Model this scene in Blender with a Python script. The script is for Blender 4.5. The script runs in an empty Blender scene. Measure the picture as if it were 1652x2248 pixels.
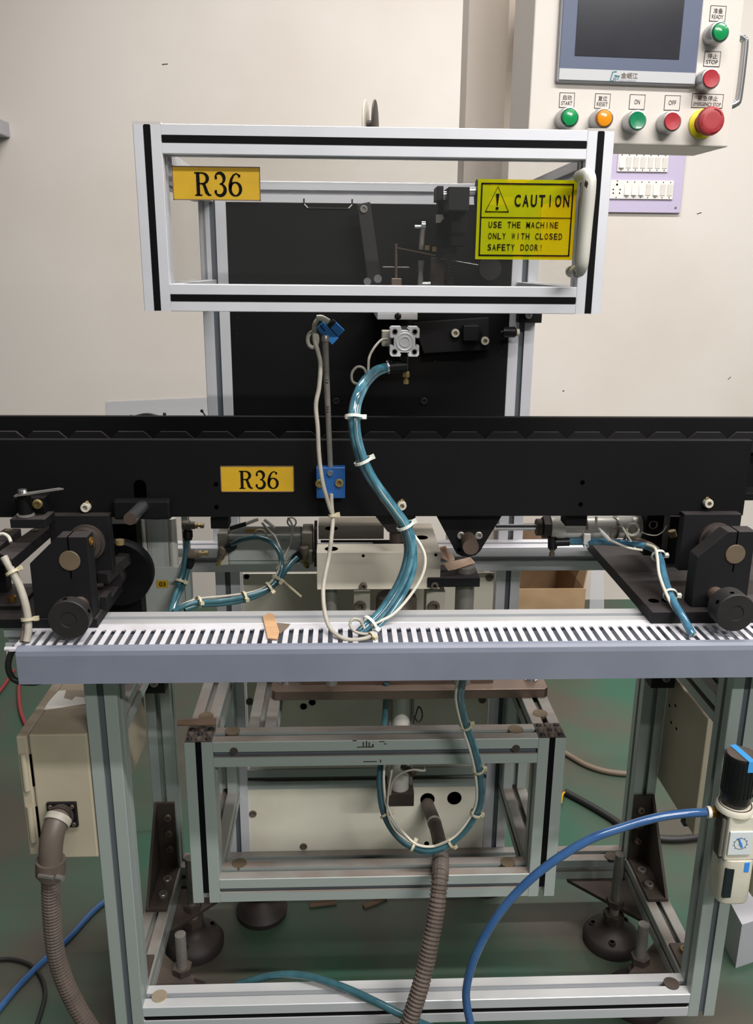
import bpy, math, random
from mathutils import Vector, Matrix
random.seed(7)
scene = bpy.context.scene
col = scene.collection
IMW, IMH, FPX = 1652, 2248, 1871.8

# ---------------------------------------------------------------- camera
CAM = Vector((-.0325, -1.1025, 1.27))
PITCH, YAW, ROLL = .2799, .0405, .0089
def cam_dir(r, fw, up):
    c, s = math.cos(PITCH), math.sin(PITCH)
    f2, u2 = fw*c + up*s, -fw*s + up*c
    c, s = math.cos(YAW), math.sin(YAW)
    return Vector((r*c + f2*s, -r*s + f2*c, u2))
cd = bpy.data.cameras.new('camera'); cam = bpy.data.objects.new('camera', cd); col.objects.link(cam)
cd.sensor_fit = 'HORIZONTAL'; cd.sensor_width = 36; cd.lens = 36*FPX/IMW; cd.clip_start = .01
cr, sr = math.cos(ROLL), math.sin(ROLL)
rx = cam_dir(cr, 0, sr); uy = cam_dir(-sr, 0, cr); bz = -cam_dir(0, 1, 0)
m = Matrix((rx, uy, bz)).transposed().to_4x4(); m.translation = CAM
cam.matrix_world = m
scene.camera = cam

# ---------------------------------------------------------------- light
world = bpy.data.worlds.new('room_light'); scene.world = world; world.use_nodes = True
bg = world.node_tree.nodes['Background']; bg.inputs[0].default_value = (1, .985, .96, 1); bg.inputs[1].default_value = .09
def area(name, loc, target, sx, sy, power, color):
    d = bpy.data.lights.new(name, 'AREA'); d.shape = 'RECTANGLE'; d.size = sx; d.size_y = sy; d.energy = power; d.color = color
    o = bpy.data.objects.new(name, d); col.objects.link(o); o.location = loc
    o.rotation_euler = (Vector(target) - Vector(loc)).to_track_quat('-Z', 'Y').to_euler()
area('ceiling_tube_near', (.95, -1.08, 2.95), (.95, -1.08, 0), 2.4, .1, 74, (1, .98, .955))
area('ceiling_tube_front', (1.5, -3.0, 2.95), (1.5, -3.0, 0), 1.6, .1, 112, (1, .98, .955))
area('ceiling_tube_far', (.6, .75, 2.95), (.6, .75, 0), 2.4, .1, 60, (1, .98, .955))
area('ceiling_tube_right', (2.8, -.4, 2.95), (2.8, -.4, 0), .1, 2.4, 22, (1, .98, .955))
vs = scene.view_settings
vs.view_transform = 'Standard'; vs.look = 'None'; vs.exposure = .36; vs.gamma = 1; vs.use_curve_mapping = False

# ---------------------------------------------------------------- pixel -> world
def ray(px, py):
    X, Y = px - IMW/2, py - IMH/2
    x, y = X*cr + Y*sr, -X*sr + Y*cr
    return cam_dir(x/FPX, 1, -y/FPX)
def A(px, py, Y):
    r = ray(px, py); return CAM + r*((Y - CAM.y)/r.y)
def Zp(px, py, z):
    r = ray(px, py); return CAM + r*((z - CAM.z)/r.z)
def PX(px, py, Y): return A(px, py, Y).x
def rect(x0, y0, x1, y1, Y):
    """world X0,X1,Z0,Z1 of a pixel rectangle standing in the plane Y"""
    ym, xm = (y0+y1)/2, (x0+x1)/2
    return A(x0, ym, Y).x, A(x1, ym, Y).x, A(xm, y1, Y).z, A(xm, y0, Y).z

# ---------------------------------------------------------------- materials
def lin(h):
    h = h.lstrip('#'); v = [int(h[i:i+2], 16)/255 for i in (0, 2, 4)]
    return tuple(c/12.92 if c <= .04045 else ((c+.055)/1.055)**2.4 for c in v) + (1,)
MATS = {}
def mat(name, c, rough=.5, metal=0, c2=None, scale=20, detail=4, lo=.35, hi=.7, dust=None, dust_amt=.7, bump=0, coat=0, bscale=None,
        trans=0, spec=.5, stretch=(1, 1, 1)):
    m = bpy.data.materials.new(name); m.use_nodes = True; nt = m.node_tree; N, L = nt.nodes, nt.links
    b = N['Principled BSDF']; b.inputs['Roughness'].default_value = rough; b.inputs['Metallic'].default_value = metal
    b.inputs['Specular IOR Level'].default_value = spec
    if coat: b.inputs['Coat Weight'].default_value = coat; b.inputs['Coat Roughness'].default_value = .08
    if trans: b.inputs['Transmission Weight'].default_value = trans
    b.inputs['Base Color'].default_value = lin(c)
    tc = N.new('ShaderNodeTexCoord'); mp = N.new('ShaderNodeMapping'); mp.inputs['Scale'].default_value = stretch
    L.new(tc.outputs['Object'], mp.inputs['Vector'])
    out = None
    if c2:
        n = N.new('ShaderNodeTexNoise'); n.inputs['Scale'].default_value = scale; n.inputs['Detail'].default_value = detail
        L.new(mp.outputs[0], n.inputs['Vector'])
        r = N.new('ShaderNodeValToRGB'); r.color_ramp.elements[0].position = lo; r.color_ramp.elements[1].position = hi
        r.color_ramp.elements[0].color = lin(c); r.color_ramp.elements[1].color = lin(c2)
        L.new(n.outputs[0], r.inputs[0]); out = r.outputs[0]
    if dust:   # settled dust on faces that look up
        g = N.new('ShaderNodeNewGeometry'); s = N.new('ShaderNodeSeparateXYZ'); L.new(g.outputs['True Normal'], s.inputs[0])
        mr = N.new('ShaderNodeMapRange'); mr.inputs[1].default_value = .6; mr.inputs[2].default_value = .95; mr.inputs[4].default_value = dust_amt
        L.new(s.outputs[2], mr.inputs[0])
        n = N.new('ShaderNodeTexNoise'); n.inputs['Scale'].default_value = 14; n.inputs['Detail'].default_value = 5
        L.new(tc.outputs['Object'], n.inputs['Vector'])
        mu = N.new('ShaderNodeMath'); mu.operation = 'MULTIPLY'; L.new(mr.outputs[0], mu.inputs[0])
        r2 = N.new('ShaderNodeMapRange'); r2.inputs[1].default_value = .3; r2.inputs[2].default_value = .6; r2.inputs[3].default_value = .55
        L.new(n.outputs[0], r2.inputs[0]); L.new(r2.outputs[0], mu.inputs[1])
        mx = N.new('ShaderNodeMix'); mx.data_type = 'RGBA'; L.new(mu.outputs[0], mx.inputs['Factor'])
        if out: L.new(out, mx.inputs['A'])
        else: mx.inputs['A'].default_value = lin(c)
        mx.inputs['B'].default_value = lin(dust); out = mx.outputs['Result']
        if metal:
            mm = N.new('ShaderNodeMath'); mm.operation = 'MULTIPLY_ADD'; mm.inputs[1].default_value = -metal; mm.inputs[2].default_value = metal
            L.new(mu.outputs[0], mm.inputs[0]); L.new(mm.outputs[0], b.inputs['Metallic'])
    if out: L.new(out, b.inputs['Base Color'])
    if bump:
        n = N.new('ShaderNodeTexNoise'); n.inputs['Scale'].default_value = bscale or 300; n.inputs['Detail'].default_value = 3
        L.new(tc.outputs['Object'], n.inputs['Vector'])
        bp = N.new('ShaderNodeBump'); bp.inputs['Strength'].default_value = bump; bp.inputs['Distance'].default_value = .002
        L.new(n.outputs[0], bp.inputs['Height']); L.new(bp.outputs[0], b.inputs['Normal'])
    MATS[name] = m; return m
mat('wall_paint', '#d0c8c1', .75, c2='#c5bbb2', scale=1.6, detail=6, lo=.42, hi=.75, bump=.05, bscale=120)
mat('floor_epoxy', '#25523f', .5, c2='#47433a', scale=2.6, detail=8, lo=.36, hi=.60, bump=.04, bscale=60)
mat('aluminium', '#d2d2d7', .42, .3, c2='#c8c8ce', scale=9)
mat('aluminium_dusty', '#a3aba8', .48, .35, dust='#7b6a60', dust_amt=.85)
mat('aluminium_white', '#c6c9cd', .4, .4, dust='#c9c3bd', dust_amt=.5)
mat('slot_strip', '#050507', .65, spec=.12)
mat('slot_grey', '#565b61', .5, .2)
mat('end_cap_grey', '#b5b0ab', .6)
mat('black_plate', '#060607', .6, 0, c2='#0b0a0b', scale=6, dust='#1c1918', dust_amt=.5, spec=.18)
mat('black_dusty', '#0f0e11', .6, 0, dust='#3d3736', dust_amt=.8, spec=.3)
mat('black_plastic', '#0d0d0f', .4, spec=.4)
mat('black_knob', '#1c1a1b', .55, 0, c2='#242120', scale=25, spec=.4)
mat('steel', '#918d88', .34, .5, c2='#7d7873', scale=30)
mat('steel_bright', '#d2d3d6', .18, .95)
mat('steel_brown', '#85756a', .38, .7, c2='#6d5d53', scale=8, dust='#8a7668', dust_amt=.4)
mat('rust_steel', '#40342c', .55, .3, c2='#54453a', scale=18)
mat('bronze', '#6b5c49', .55, .2, c2='#5e503f', scale=40)
mat('bracket_dark', '#3b3330', .6, .3, c2='#4c423b', scale=14, dust='#5a4d44', dust_amt=.5)
mat('foot_iron', '#2a2322', .6, .2, dust='#3f3330', dust_amt=.7)
mat('brass', '#a8803a', .3, .85)
mat('brass_dark', '#857349', .45, .4)
mat('cream_paint', '#dad1c1', .5, c2='#cdc3b2', scale=7, lo=.4, hi=.75)
mat('cream_box', '#aba18d', .5, c2='#a09682', scale=9, dust='#7d6a56', dust_amt=.75)
mat('panel_paint', '#cdc5bd', .5, bump=.04, bscale=600)
mat('panel_white', '#d6d2c2', .5, c2='#c4beac', scale=6, lo=.42, hi=.7)
mat('post_paint', '#cfc4b9', .55, bump=.12, bscale=500)
mat('hmi_frame', '#9c9ca1', .4)
mat('hmi_silver', '#b6b6b8', .4)
mat('hmi_blue', '#4d566e', .45)
mat('hmi_screen', '#23242a', .16, c2='#2c2c33', scale=8)
mat('button_green', '#0b7a50', .3, coat=.3)
mat('lens_green', '#0f8a4c', .2, coat=.6)
mat('lens_amber', '#e08a12', .2, coat=.6)
mat('button_red', '#a3222c', .45)
mat('estop_red', '#9c2a30', .5)
mat('estop_yellow', '#d8cb1d', .5)
mat('chrome', '#c9c9cb', .2, .9)
mat('bezel', '#b4b4b6', .25, .7)
mat('switch_white', '#ddd8d2', .4)
mat('switch_rocker', '#d3cdc5', .35)
mat('lavender', '#b6aac4', .55)
mat('dark_hole', '#020202', .9, spec=0)
mat('ink', '#0b0a09', .8, spec=.1)
mat('label_yellow', '#b9930f', .6, c2='#b0890d', scale=30)
mat('handle_paint', '#b5b3aa', .4, c2='#2f2922', scale=55, detail=4, lo=.60, hi=.62)
mat('duct_white', '#c8c6cb', .5, c2='#bdb9bc', scale=20)
mat('duct_lid', '#757987', .5, c2='#6e7280', scale=12)
mat('duct_inner', '#c3c6ce', .6)
mat('tube_teal', '#2b5a6c', .16, coat=.7, c2='#578a9a', scale=45)
mat('tube_teal_dark', '#3a6069', .2, coat=.4, c2='#2c505a', scale=40)
mat('tube_sky', '#33607a', .16, coat=.6, c2='#55869c', scale=35)
mat('tube_blue', '#2c5080', .2, coat=.5, c2='#365a86', scale=30)
mat('cable_grey', '#a8a296', .55, c2='#968f84', scale=60)
mat('cable_white', '#c9c4b6', .5)
mat('cable_black', '#1c1b1a', .5)
mat('cable_brown', '#6e5f50', .6)
mat('red_hose', '#8a2f34', .45)
mat('zip_white', '#d5d6cc', .45)
mat('zip_aged', '#b7ad90', .5)
mat('sensor_blue', '#1d5290', .45, c2='#1a4983', scale=50)
mat('blue_vivid', '#3585d6', .4)
mat('blue_tape', '#3f93d2', .5)
mat('conduit', '#4b413b', .6, c2='#5b4f47', scale=30)
mat('conduit_elbow', '#61574f', .5, c2='#564c43', scale=12)
mat('cylinder_grey', '#b9bdba', .42, .2, c2='#b0b4b1', scale=10, dust='#8d8071', dust_amt=.5)
mat('cylinder_cap', '#bfb8aa', .5, .1)
mat('cylinder_round', '#d2cfc6', .38, .2)
mat('fitting_dirty', '#4f473f', .55, c2='#6b6052', scale=50)
mat('wood', '#c29a73', .7, c2='#b38a63', scale=30, stretch=(1, 8, 1))
mat('wood_dark', '#715b49', .8, c2='#5f4a3a', scale=30)
mat('cardboard', '#a88a6a', .85, c2='#9d7f5f', scale=15)
mat('paper_brown', '#a58570', .8, c2='#c0a592', scale=25)
mat('frl_white', '#cfcabb', .5, c2='#c3bdac', scale=30)
mat('frl_window', '#10161c', .15)
mat('gauge_face', '#c9cfd0', .3)
mat('white_sheet', '#c9c6c4', .45)
mat('wire_yellow', '#c9a21c', .5)
mat('logo_teal', '#2f6d74', .5)
def glass(name, tint, gloss_col, fac):
    m = bpy.data.materials.new(name); m.use_nodes = True; nt = m.node_tree; N, L = nt.nodes, nt.links
    for n in list(N):
        if n.type == 'BSDF_PRINCIPLED': N.remove(n)
    t = N.new('ShaderNodeBsdfTransparent'); t.inputs[0].default_value = tint
    g = N.new('ShaderNodeBsdfGlossy'); g.inputs['Roughness'].default_value = .05; g.inputs[0].default_value = gloss_col
    fr = N.new('ShaderNodeValue'); fr.outputs[0].default_value = .025
    mx = N.new('ShaderNodeMixShader'); L.new(fr.outputs[0], mx.inputs[0]); L.new(t.outputs[0], mx.inputs[1]); L.new(g.outputs[0], mx.inputs[2])
    d = N.new('ShaderNodeBsdfDiffuse'); d.inputs[0].default_value = gloss_col
    m2 = N.new('ShaderNodeMixShader'); m2.inputs[0].default_value = fac; L.new(mx.outputs[0], m2.inputs[1]); L.new(d.outputs[0], m2.inputs[2])
    L.new(m2.outputs[0], N['Material Output'].inputs[0]); MATS[name] = m
glass('acrylic', (.95, .95, .945, 1), (.8, .8, .8, 1), .006)
glass('caution_film', (1, .62, .01, 1), (.46, .58, .010, 1), .42)
glass('clear_sheet', (.9, .9, .92, 1), (.8, .8, .82, 1), .35)

# ---------------------------------------------------------------- mesh helpers
ORG = {}
class MB:
    def __init__(s): s.v = []; s.f = []
    def quadbox(s, P):
        i = len(s.v); s.v += [Vector(p) for p in P]
        s.f += [(i, i+3, i+2, i+1), (i+4, i+5, i+6, i+7), (i, i+1, i+5, i+4), (i+1, i+2, i+6, i+5), (i+2, i+3, i+7, i+6), (i+3, i, i+4, i+7)]
        return s
    def box(s, x0, x1, y0, y1, z0, z1):
        x0, x1 = sorted((x0, x1)); y0, y1 = sorted((y0, y1)); z0, z1 = sorted((z0, z1))
        return s.quadbox([(x0, y0, z0), (x1, y0, z0), (x1, y1, z0), (x0, y1, z0), (x0, y0, z1), (x1, y0, z1), (x1, y1, z1), (x0, y1, z1)])
    def bar(s, p0, p1, w, h, up=(0, 0, 1)):
        p0, p1 = Vector(p0), Vector(p1); d = (p1-p0).normalized(); up = Vector(up)
        sd = d.cross(up).normalized(); u = sd.cross(d).normalized(); a, b = sd*(w/2), u*(h/2)
        return s.quadbox([p0-a-b, p0+a-b, p1+a-b, p1-a-b, p0-a+b, p0+a+b, p1+a+b, p1-a+b])
    def prism(s, pts, vec):
        n = len(pts); i = len(s.v); vec = Vector(vec); pts = [Vector(p) for p in pts]
        nrm = Vector((0, 0, 0))
        for k in range(n): nrm += pts[k].cross(pts[(k+1) % n])
        if nrm.dot(vec) > 0: pts = pts[::-1]
        s.v += pts + [p+vec for p in pts]
        s.f.append(tuple(range(i, i+n))); s.f.append(tuple(range(i+2*n-1, i+n-1, -1)))
        for k in range(n):
            k2 = (k+1) % n; s.f.append((i+k2, i+k, i+n+k, i+n+k2))
        return s
    def lathe(s, o, ax, prof, n=24, close=True):
        o = Vector(o); ax = Vector(ax).normalized(); t = Vector((1, 0, 0)) if abs(ax.x) < .8 else Vector((0, 1, 0))
        a = ax.cross(t).normalized(); b = ax.cross(a); base = len(s.v)
        for r, h in prof:
            for k in range(n):
                g = 2*math.pi*k/n; s.v.append(o + ax*h + (a*math.cos(g) + b*math.sin(g))*r)
        for j in range(len(prof)-1):
            for k in range(n):
                k2 = (k+1) % n; s.f.append((base+j*n+k, base+j*n+k2, base+(j+1)*n+k2, base+(j+1)*n+k))
        if close:
            s.f.append(tuple(base+k for k in range(n-1, -1, -1))); e = base+(len(prof)-1)*n; s.f.append(tuple(e+k for k in range(n)))
        return s
    def cyl(s, p0, p1, r, r1=None, n=20):
        p0, p1 = Vector(p0), Vector(p1); return s.lathe(p0, p1-p0, [(r, 0), (r if r1 is None else r1, (p1-p0).length)], n)
    def sphere(s, c, r, n=10):
        return s.lathe(c, (0, 0, 1), [(max(1e-5, r*math.sin(math.pi*k/6)), -r*math.cos(math.pi*k/6)) for k in range(7)], n)
    def tube(s, pts, r, n=10, radii=None, closed=False):
        pts = [Vector(p) for p in pts]; m = len(pts); base = len(s.v); prev = None
        for i, p in enumerate(pts):
            if closed: d = pts[(i+1) % m]-pts[i-1]
            else: d = pts[min(i+1, m-1)]-pts[max(i-1, 0)]
            d = d.normalized() if d.length > 1e-9 else Vector((0, 0, 1))
            if prev is None:
                t = Vector((0, 0, 1)) if abs(d.z) < .9 else Vector((1, 0, 0)); a = d.cross(t).normalized()
            else: a = (prev - d*prev.dot(d)).normalized()
            prev = a; b = d.cross(a); rr = radii[i] if radii else r
            for k in range(n):
                g = 2*math.pi*k/n; s.v.append(p + (a*math.cos(g)+b*math.sin(g))*rr)
        for i in range(m if closed else m-1):
            j = (i+1) % m
            for k in range(n):
                k2 = (k+1) % n; s.f.append((base+i*n+k, base+i*n+k2, base+j*n+k2, base+j*n+k))
        if not closed:
            s.f.append(tuple(base+k for k in range(n-1, -1, -1))); e = base+(m-1)*n; s.f.append(tuple(e+k for k in range(n)))
        return s
    def ring(s, c, ax, R, r, n=24, k=8):
        c = Vector(c); ax = Vector(ax).normalized(); t = Vector((0, 0, 1)) if abs(ax.z) < .9 else Vector((1, 0, 0))
        a = ax.cross(t).normalized(); b = ax.cross(a)
        return s.tube([c+(a*math.cos(2*math.pi*i/n)+b*math.sin(2*math.pi*i/n))*R for i in range(n)], r, k, closed=True)
    def build(s, name, m, parent=None, smooth=False, bevel=0, label=None):
        o0 = ORG.get(parent.name, Vector()) if parent else Vector()
        me = bpy.data.meshes.new(name); me.from_pydata([v-o0 for v in s.v], [], s.f); me.update()
        if smooth:
            me.polygons.foreach_set('use_smooth', [True]*len(me.polygons)); me.set_sharp_from_angle(angle=math.radians(38))
        me.materials.append(MATS[m]); o = bpy.data.objects.new(name, me); col.objects.link(o)
        if parent: o.parent = parent; ORG[o.name] = o0
        if bevel:
            b = o.modifiers.new('bevel', 'BEVEL'); b.width = bevel; b.segments = 2; b.limit_method = 'ANGLE'; b.harden_normals = False
        if label: o['label'] = label
        return o
def thing(name, label, cat, loc=(0, 0, 0), group=None, rotz=None):
    o = bpy.data.objects.new(name, None); o.empty_display_size = .02; col.objects.link(o); o.location = loc
    o['label'] = label; o['category'] = cat; o['kind'] = 'thing'
    if group: o['group'] = group
    if rotz is None: ORG[o.name] = Vector(loc)
    else: o.rotation_euler = (0, 0, rotz); ORG[o.name] = Vector()
    return o
def tag(o, label, cat, group=None):
    o['label'] = label; o['category'] = cat; o['kind'] = 'thing'
    if group: o['group'] = group
    return o
def spline(P, n=8):
    P = [Vector(p) for p in P]; Q = [P[0]*2-P[1]] + P + [P[-1]*2-P[-2]]; out = []
    for i in range(1, len(Q)-2):
        a, b, c, d = Q[i-1], Q[i], Q[i+1], Q[i+2]
        for k in range(n):
            t = k/n; out.append(.5*((2*b)+(c-a)*t+(2*a-5*b+4*c-d)*t*t+(3*b-a-3*c+d)*t**3))
    return out + [P[-1]]
def path(L, n=8): return spline([A(*p) if len(p) == 3 else Vector(p[3]) for p in L], n)
def prof_pts(h, sl, dp, c):
    a, t = h*.2, h*.4; side = [(-h+c, h), (-sl, h), (-sl, h-a), (-t, h-a), (-t, h-dp), (t, h-dp), (t, h-a), (sl, h-a), (sl, h), (h-c, h)]; out = []
    for k in range(4):
        g = -k*math.pi/2; cg, sg = round(math.cos(g)), round(math.sin(g))
        out += [(x*cg-y*sg, x*sg+y*cg) for x, y in side]
    return out
def profile(mb, c0, ax, L, w=.045, slot=None, dp=None):
    """aluminium extrusion: c0 = centre of its start face, ax = 'x','y','z'"""
    slot = slot or w*.108; dp = dp or w*.28; c0 = Vector(c0)
    e = {'x': (Vector((0, 1, 0)), Vector((0, 0, 1)), Vector((1, 0, 0))), 'y': (Vector((0, 0, 1)), Vector((1, 0, 0)), Vector((0, 1, 0))), 'z': (Vector((1, 0, 0)), Vector((0, 1, 0)), Vector((0, 0, 1)))}[ax]
    mb.prism([c0+e[0]*x+e[1]*y for x, y in prof_pts(w/2, slot, dp, w*.02)], e[2]*L); return mb
SCREW = {}
def screw(parent, loc, d, r=.005, h=.004, m='steel', name='screw', hexd=.55):
    key = (round(r, 5), round(h, 5), m, hexd)
    if key not in SCREW:
        b = MB(); n = 12; i0 = 0
        def ringv(rad, z, hx=False):
            i = len(b.v)
            for k in range(n):
                g = 2*math.pi*k/n
                rr = rad if not hx else rad*(1 if k % 2 == 0 else .89)
                b.v.append(Vector((rr*math.cos(g), rr*math.sin(g), z)))
            return i
        R = [ringv(r, 0), ringv(r, h*.85), ringv(r*.9, h), ringv(r*hexd, h, True), ringv(r*hexd, h*.25, True)]
        for a, c in zip(R, R[1:]):
            for k in range(n): b.f.append((a+k, a+(k+1) % n, c+(k+1) % n, c+k))
        b.f.append(tuple(R[0]+k for k in range(n-1, -1, -1))); b.f.append(tuple(R[-1]+k for k in range(n)))
        me = bpy.data.meshes.new('screw'); me.from_pydata(b.v, [], b.f); me.update(); me.materials.append(MATS[m]); SCREW[key] = me
    o = bpy.data.objects.new(name, SCREW[key]); col.objects.link(o); o.parent = parent
    o.location = Vector(loc) - ORG[parent.name]; o.rotation_euler = Vector(d).to_track_quat('Z', 'Y').to_euler(); return o
FRONT = (0, -1, 0)
def holes(parent, pts, Y, r, m='dark_hole', name='hole'):
    for px, py in pts:
        p = A(px, py, Y); MB().lathe(p, FRONT, [(r, -.0005), (r, .0006)], 14).build(name, m, parent)
def zip_tie(parent, pts, i, R, m='zip_white', side=(1, 0, 0)):
    p = pts[i]; d = (pts[min(i+1, len(pts)-1)]-pts[max(0, i-1)]).normalized()
    b = MB(); sd = Vector(side); a = (sd - d*sd.dot(d)).normalized(); c = d.cross(a)
    out = [(R, -.002), (R+.0012, -.002), (R+.0012, .002), (R, .002), (R, -.002)]
    b.lathe(p, d, out, 18, close=False)
    q = p + a*(R+.003); b.bar(q-d*.003, q+d*.003, .006, .005, up=c)
    return b.build('cable_tie', m, parent)
def nearest(pts, px, py):
    best = None
    for i, p in enumerate(pts):
        v = p-CAM; d = ray(px, py).normalized(); e = (v - d*v.dot(d)).length
        if best is None or e < best[0]: best = (e, i)
    return best[1]
def text_mesh(body, w=None, h=None, spacing=1.0, bold=0):
    c = bpy.data.curves.new('t', 'FONT'); c.body = body; c.size = 1; c.space_character = spacing; c.offset = bold; c.resolution_u = 4
    o = bpy.data.objects.new('t', c); col.objects.link(o)
    dg = bpy.context.evaluated_depsgraph_get(); me = bpy.data.meshes.new_from_object(o.evaluated_get(dg))
    vs_ = [v.co.copy() for v in me.vertices]; fs = [tuple(p.vertices) for p in me.polygons]
    bpy.data.objects.remove(o); bpy.data.curves.remove(c); bpy.data.meshes.remove(me)
    if not vs_: return [], []
    x0, x1 = min(v.x for v in vs_), max(v.x for v in vs_); y0, y1 = min(v.y for v in vs_), max(v.y for v in vs_)
    sx = (w/(x1-x0)) if w else None; sy = (h/(y1-y0)) if h else None
    sx = sx or sy; sy = sy or sx
    return [Vector(((v.x-x0)*sx, (v.y-y0)*sy, 0)) for v in vs_], fs
def lettering(parent, body, x, z, y, w=None, h=None, m='ink', name='lettering', spacing=1.0, bold=0):
    """flat print in a plane that faces -Y; x,z lower left corner"""
    v, f = text_mesh(body, w, h, spacing, bold); b = MB(); b.v = [Vector((x+p.x, y, z+p.y)) for p in v]; b.f = f
    return b.build(name, m, parent)
def ribbon(b, pts, ws):
    i = len(b.v); n = len(pts); pts = [Vector((p[0], p[1], 0)) for p in pts]
    for k, p in enumerate(pts):
        d = (pts[min(k+1, n-1)]-pts[max(k-1, 0)]).normalized(); nn = Vector((-d.y, d.x, 0)); w = ws[k] if isinstance(ws, list) else ws
        b.v += [p+nn*w/2, p-nn*w/2]
    for k in range(n-1): b.f.append((i+2*k, i+2*k+1, i+2*k+3, i+2*k+2))
def arc(cx, cy, rx_, ry_, a0, a1, n=20):
    return [(cx+rx_*math.cos(math.radians(a0+(a1-a0)*k/n)), cy+ry_*math.sin(math.radians(a0+(a1-a0)*k/n))) for k in range(n+1)]
def var(n, lo, hi): return [lo+(hi-lo)*math.sin(math.pi*k/n)**1.3 for k in range(n+1)]
RB = ribbon
def mono(parent, body, x, z, y, w, h, m='ink', bold=0):
    n = len(body); cw = w/n; b = MB()
    for k, ch in enumerate(body):
        if ch == ' ': continue
        fw = {'I': .14, '!': .16}.get(ch, .74)
        v, f = text_mesh(ch, cw*fw, h, 1, bold); i = len(b.v); x0 = x+cw*(k+.5-fw/2)
        b.v += [Vector((x0+p.x, y, z+p.y)) for p in v]; b.f += [tuple(q+i for q in t) for t in f]
    return b.build('lettering', m, parent)
def serif_r36(parent, x, z, y, W, H, name='lettering'):
    b = MB(); K = 1.42
    def ribbon(b, pts, ws): RB(b, pts, [w*K for w in ws] if isinstance(ws, list) else ws*K)
    # R
    ribbon(b, [(.22, .02), (.22, 1.48)], .14); ribbon(b, [(.02, .03), (.45, .03)], .06); ribbon(b, [(.02, 1.47), (.5, 1.47)], .06)
    ribbon(b, [(.45, 1.47)] + arc(.48, 1.12, .3, .34, 90, -90) + [(.25, .78)], [.06] + var(20, .06, .14) + [.06])
    ribbon(b, [(.45, .78), (.58, .7), (.72, .2), (.84, .05), (.98, .04)], [.06, .12, .14, .1, .05])
    # 3
    ribbon(b, arc(1.5, 1.12, .27, .36, 165, -90, 24), var(24, .05, .14)); ribbon(b, arc(1.5, .4, .31, .38, 90, -165, 24), var(24, .05, .15))
    for c in ((1.27, 1.17), (1.24, .28)): ribbon(b, [(c[0]-.05, c[1]), (c[0]+.08, c[1])], .13)
    # 6
    ribbon(b, arc(2.42, .45, .31, .43, 0, 360, 32), [.06+.07*abs(math.cos(math.radians(360*k/32))) for k in range(33)])
    ribbon(b, [(2.66, 1.34), (2.5, 1.45), (2.34, 1.36), (2.2, 1.1), (2.12, .75), (2.11, .45)], [.06, .06, .08, .11, .13, .13]); ribbon(b, [(2.6, 1.3), (2.73, 1.3)], .12)
    b.v = [Vector((x+p.x/2.76*W, y, z+p.y/1.5*H)) for p in b.v]
    return b.build(name, 'ink', parent)
def plate_label(parent, x0, x1, z0, z1, Y, name='number_label'):
    lb = MB().box(x0, x1, Y-.0008, Y, z0, z1).build(name, 'label_yellow', parent, label='yellow label printed R36')
    e = .0012; f = MB()
    for a in ((x0, x1, z1-e, z1), (x0, x1, z0, z0+e), (x0, x0+e, z0, z1), (x1-e, x1, z0, z1)): f.box(a[0], a[1], Y-.0010, Y-.0008, a[2], a[3])
    f.build('border', 'wood_dark', lb)
    w = x1-x0; h = z1-z0; serif_r36(lb, x0+w*.25, z0+h*.14, Y-.0013, w*.53, h*.68); return lb
def tube_thing(name, label, cat, L, r, m, n=8, group=None, sides=12, corr=None):
    pts = path(L, n); o = MB()
    if corr:
        fine = resample(pts, corr/4); rad = [r*(1 if k % 4 < 2 else .86) for k in range(len(fine))]; o.tube(fine, r, 14, rad)
    else: o.tube(pts, r, sides)
    ob = o.build(name, m, smooth=True); tag(ob, label, cat, group); ORG[ob.name] = Vector(); return ob, pts
def resample(pts, step):
    out = [pts[0]]; acc = 0
    for a, b in zip(pts, pts[1:]):
        l = (b-a).length; t = step-acc
        while t <= l: out.append(a+(b-a)*(t/l)); t += step
        acc = l-(t-step)
    return out

# ================================================================ SETTING
def struct(name, mb, m):
    o = mb.build(name, m); o['kind'] = 'structure'; return o
struct('floor', MB().box(-4, 4, -3, 2.16, -.05, 0), 'floor_epoxy')
WY = 2.04
wall = struct('wall_back', MB().box(-4, 4, WY, WY+.12, 0, 3.6), 'wall_paint')
ORG[wall.name] = Vector()
for px, py, w, h, a in ((362, 141, 9, 1.5, .1), (1534, 468, 8, 1.5, .3), (1600, 830, 7, 1, .8), (1236, 858, 3, 2, 0)):
    c = A(px, py, WY); s = .00165
    b = MB(); b.bar(c+Vector((-w*s*math.cos(a)/1.6, -.0004, -w*s*math.sin(a)/1.6)), c+Vector((w*s*math.cos(a)/1.6, -.0004, w*s*math.sin(a)/1.6)), .0015, h*s, up=(0, 0, 1)); b.build('paint_chip', 'bracket_dark', wall)

# ================================================================ MAIN TABLE FRAME
P45 = .045
XL, XR, YR = -.399, .578, .331           # outer post faces, front of rear posts
ZT, ZB = .792, .13                        # top of top rails, top of bottom rails
T = thing('table_frame', 'aluminium profile table frame standing on round levelling feet', 'frame', (.09, .18, 0))
def prof_part(name, c0, ax, L, parent, m='aluminium_dusty', w=P45):
    return profile(MB(), c0, ax, L, w).build(name, m, parent)
h = P45/2
postFL = prof_part('post', (XL+h, h, .085), 'z', ZT-P45-.085, T); postFR = prof_part('post', (XR-h, h, .085), 'z', ZT-P45-.085, T)
postRL = prof_part('post', (XL+h, YR+h, .085), 'z', ZT-P45-.085, T); postRR = prof_part('post', (XR-h, YR+h, .085), 'z', ZT-P45-.085, T)
RX0, RX1 = PX(8, 1385, 0), .80
prof_part('rail', (RX0, h, ZT-h), 'x', RX1-RX0, T, 'aluminium_white')
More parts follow.
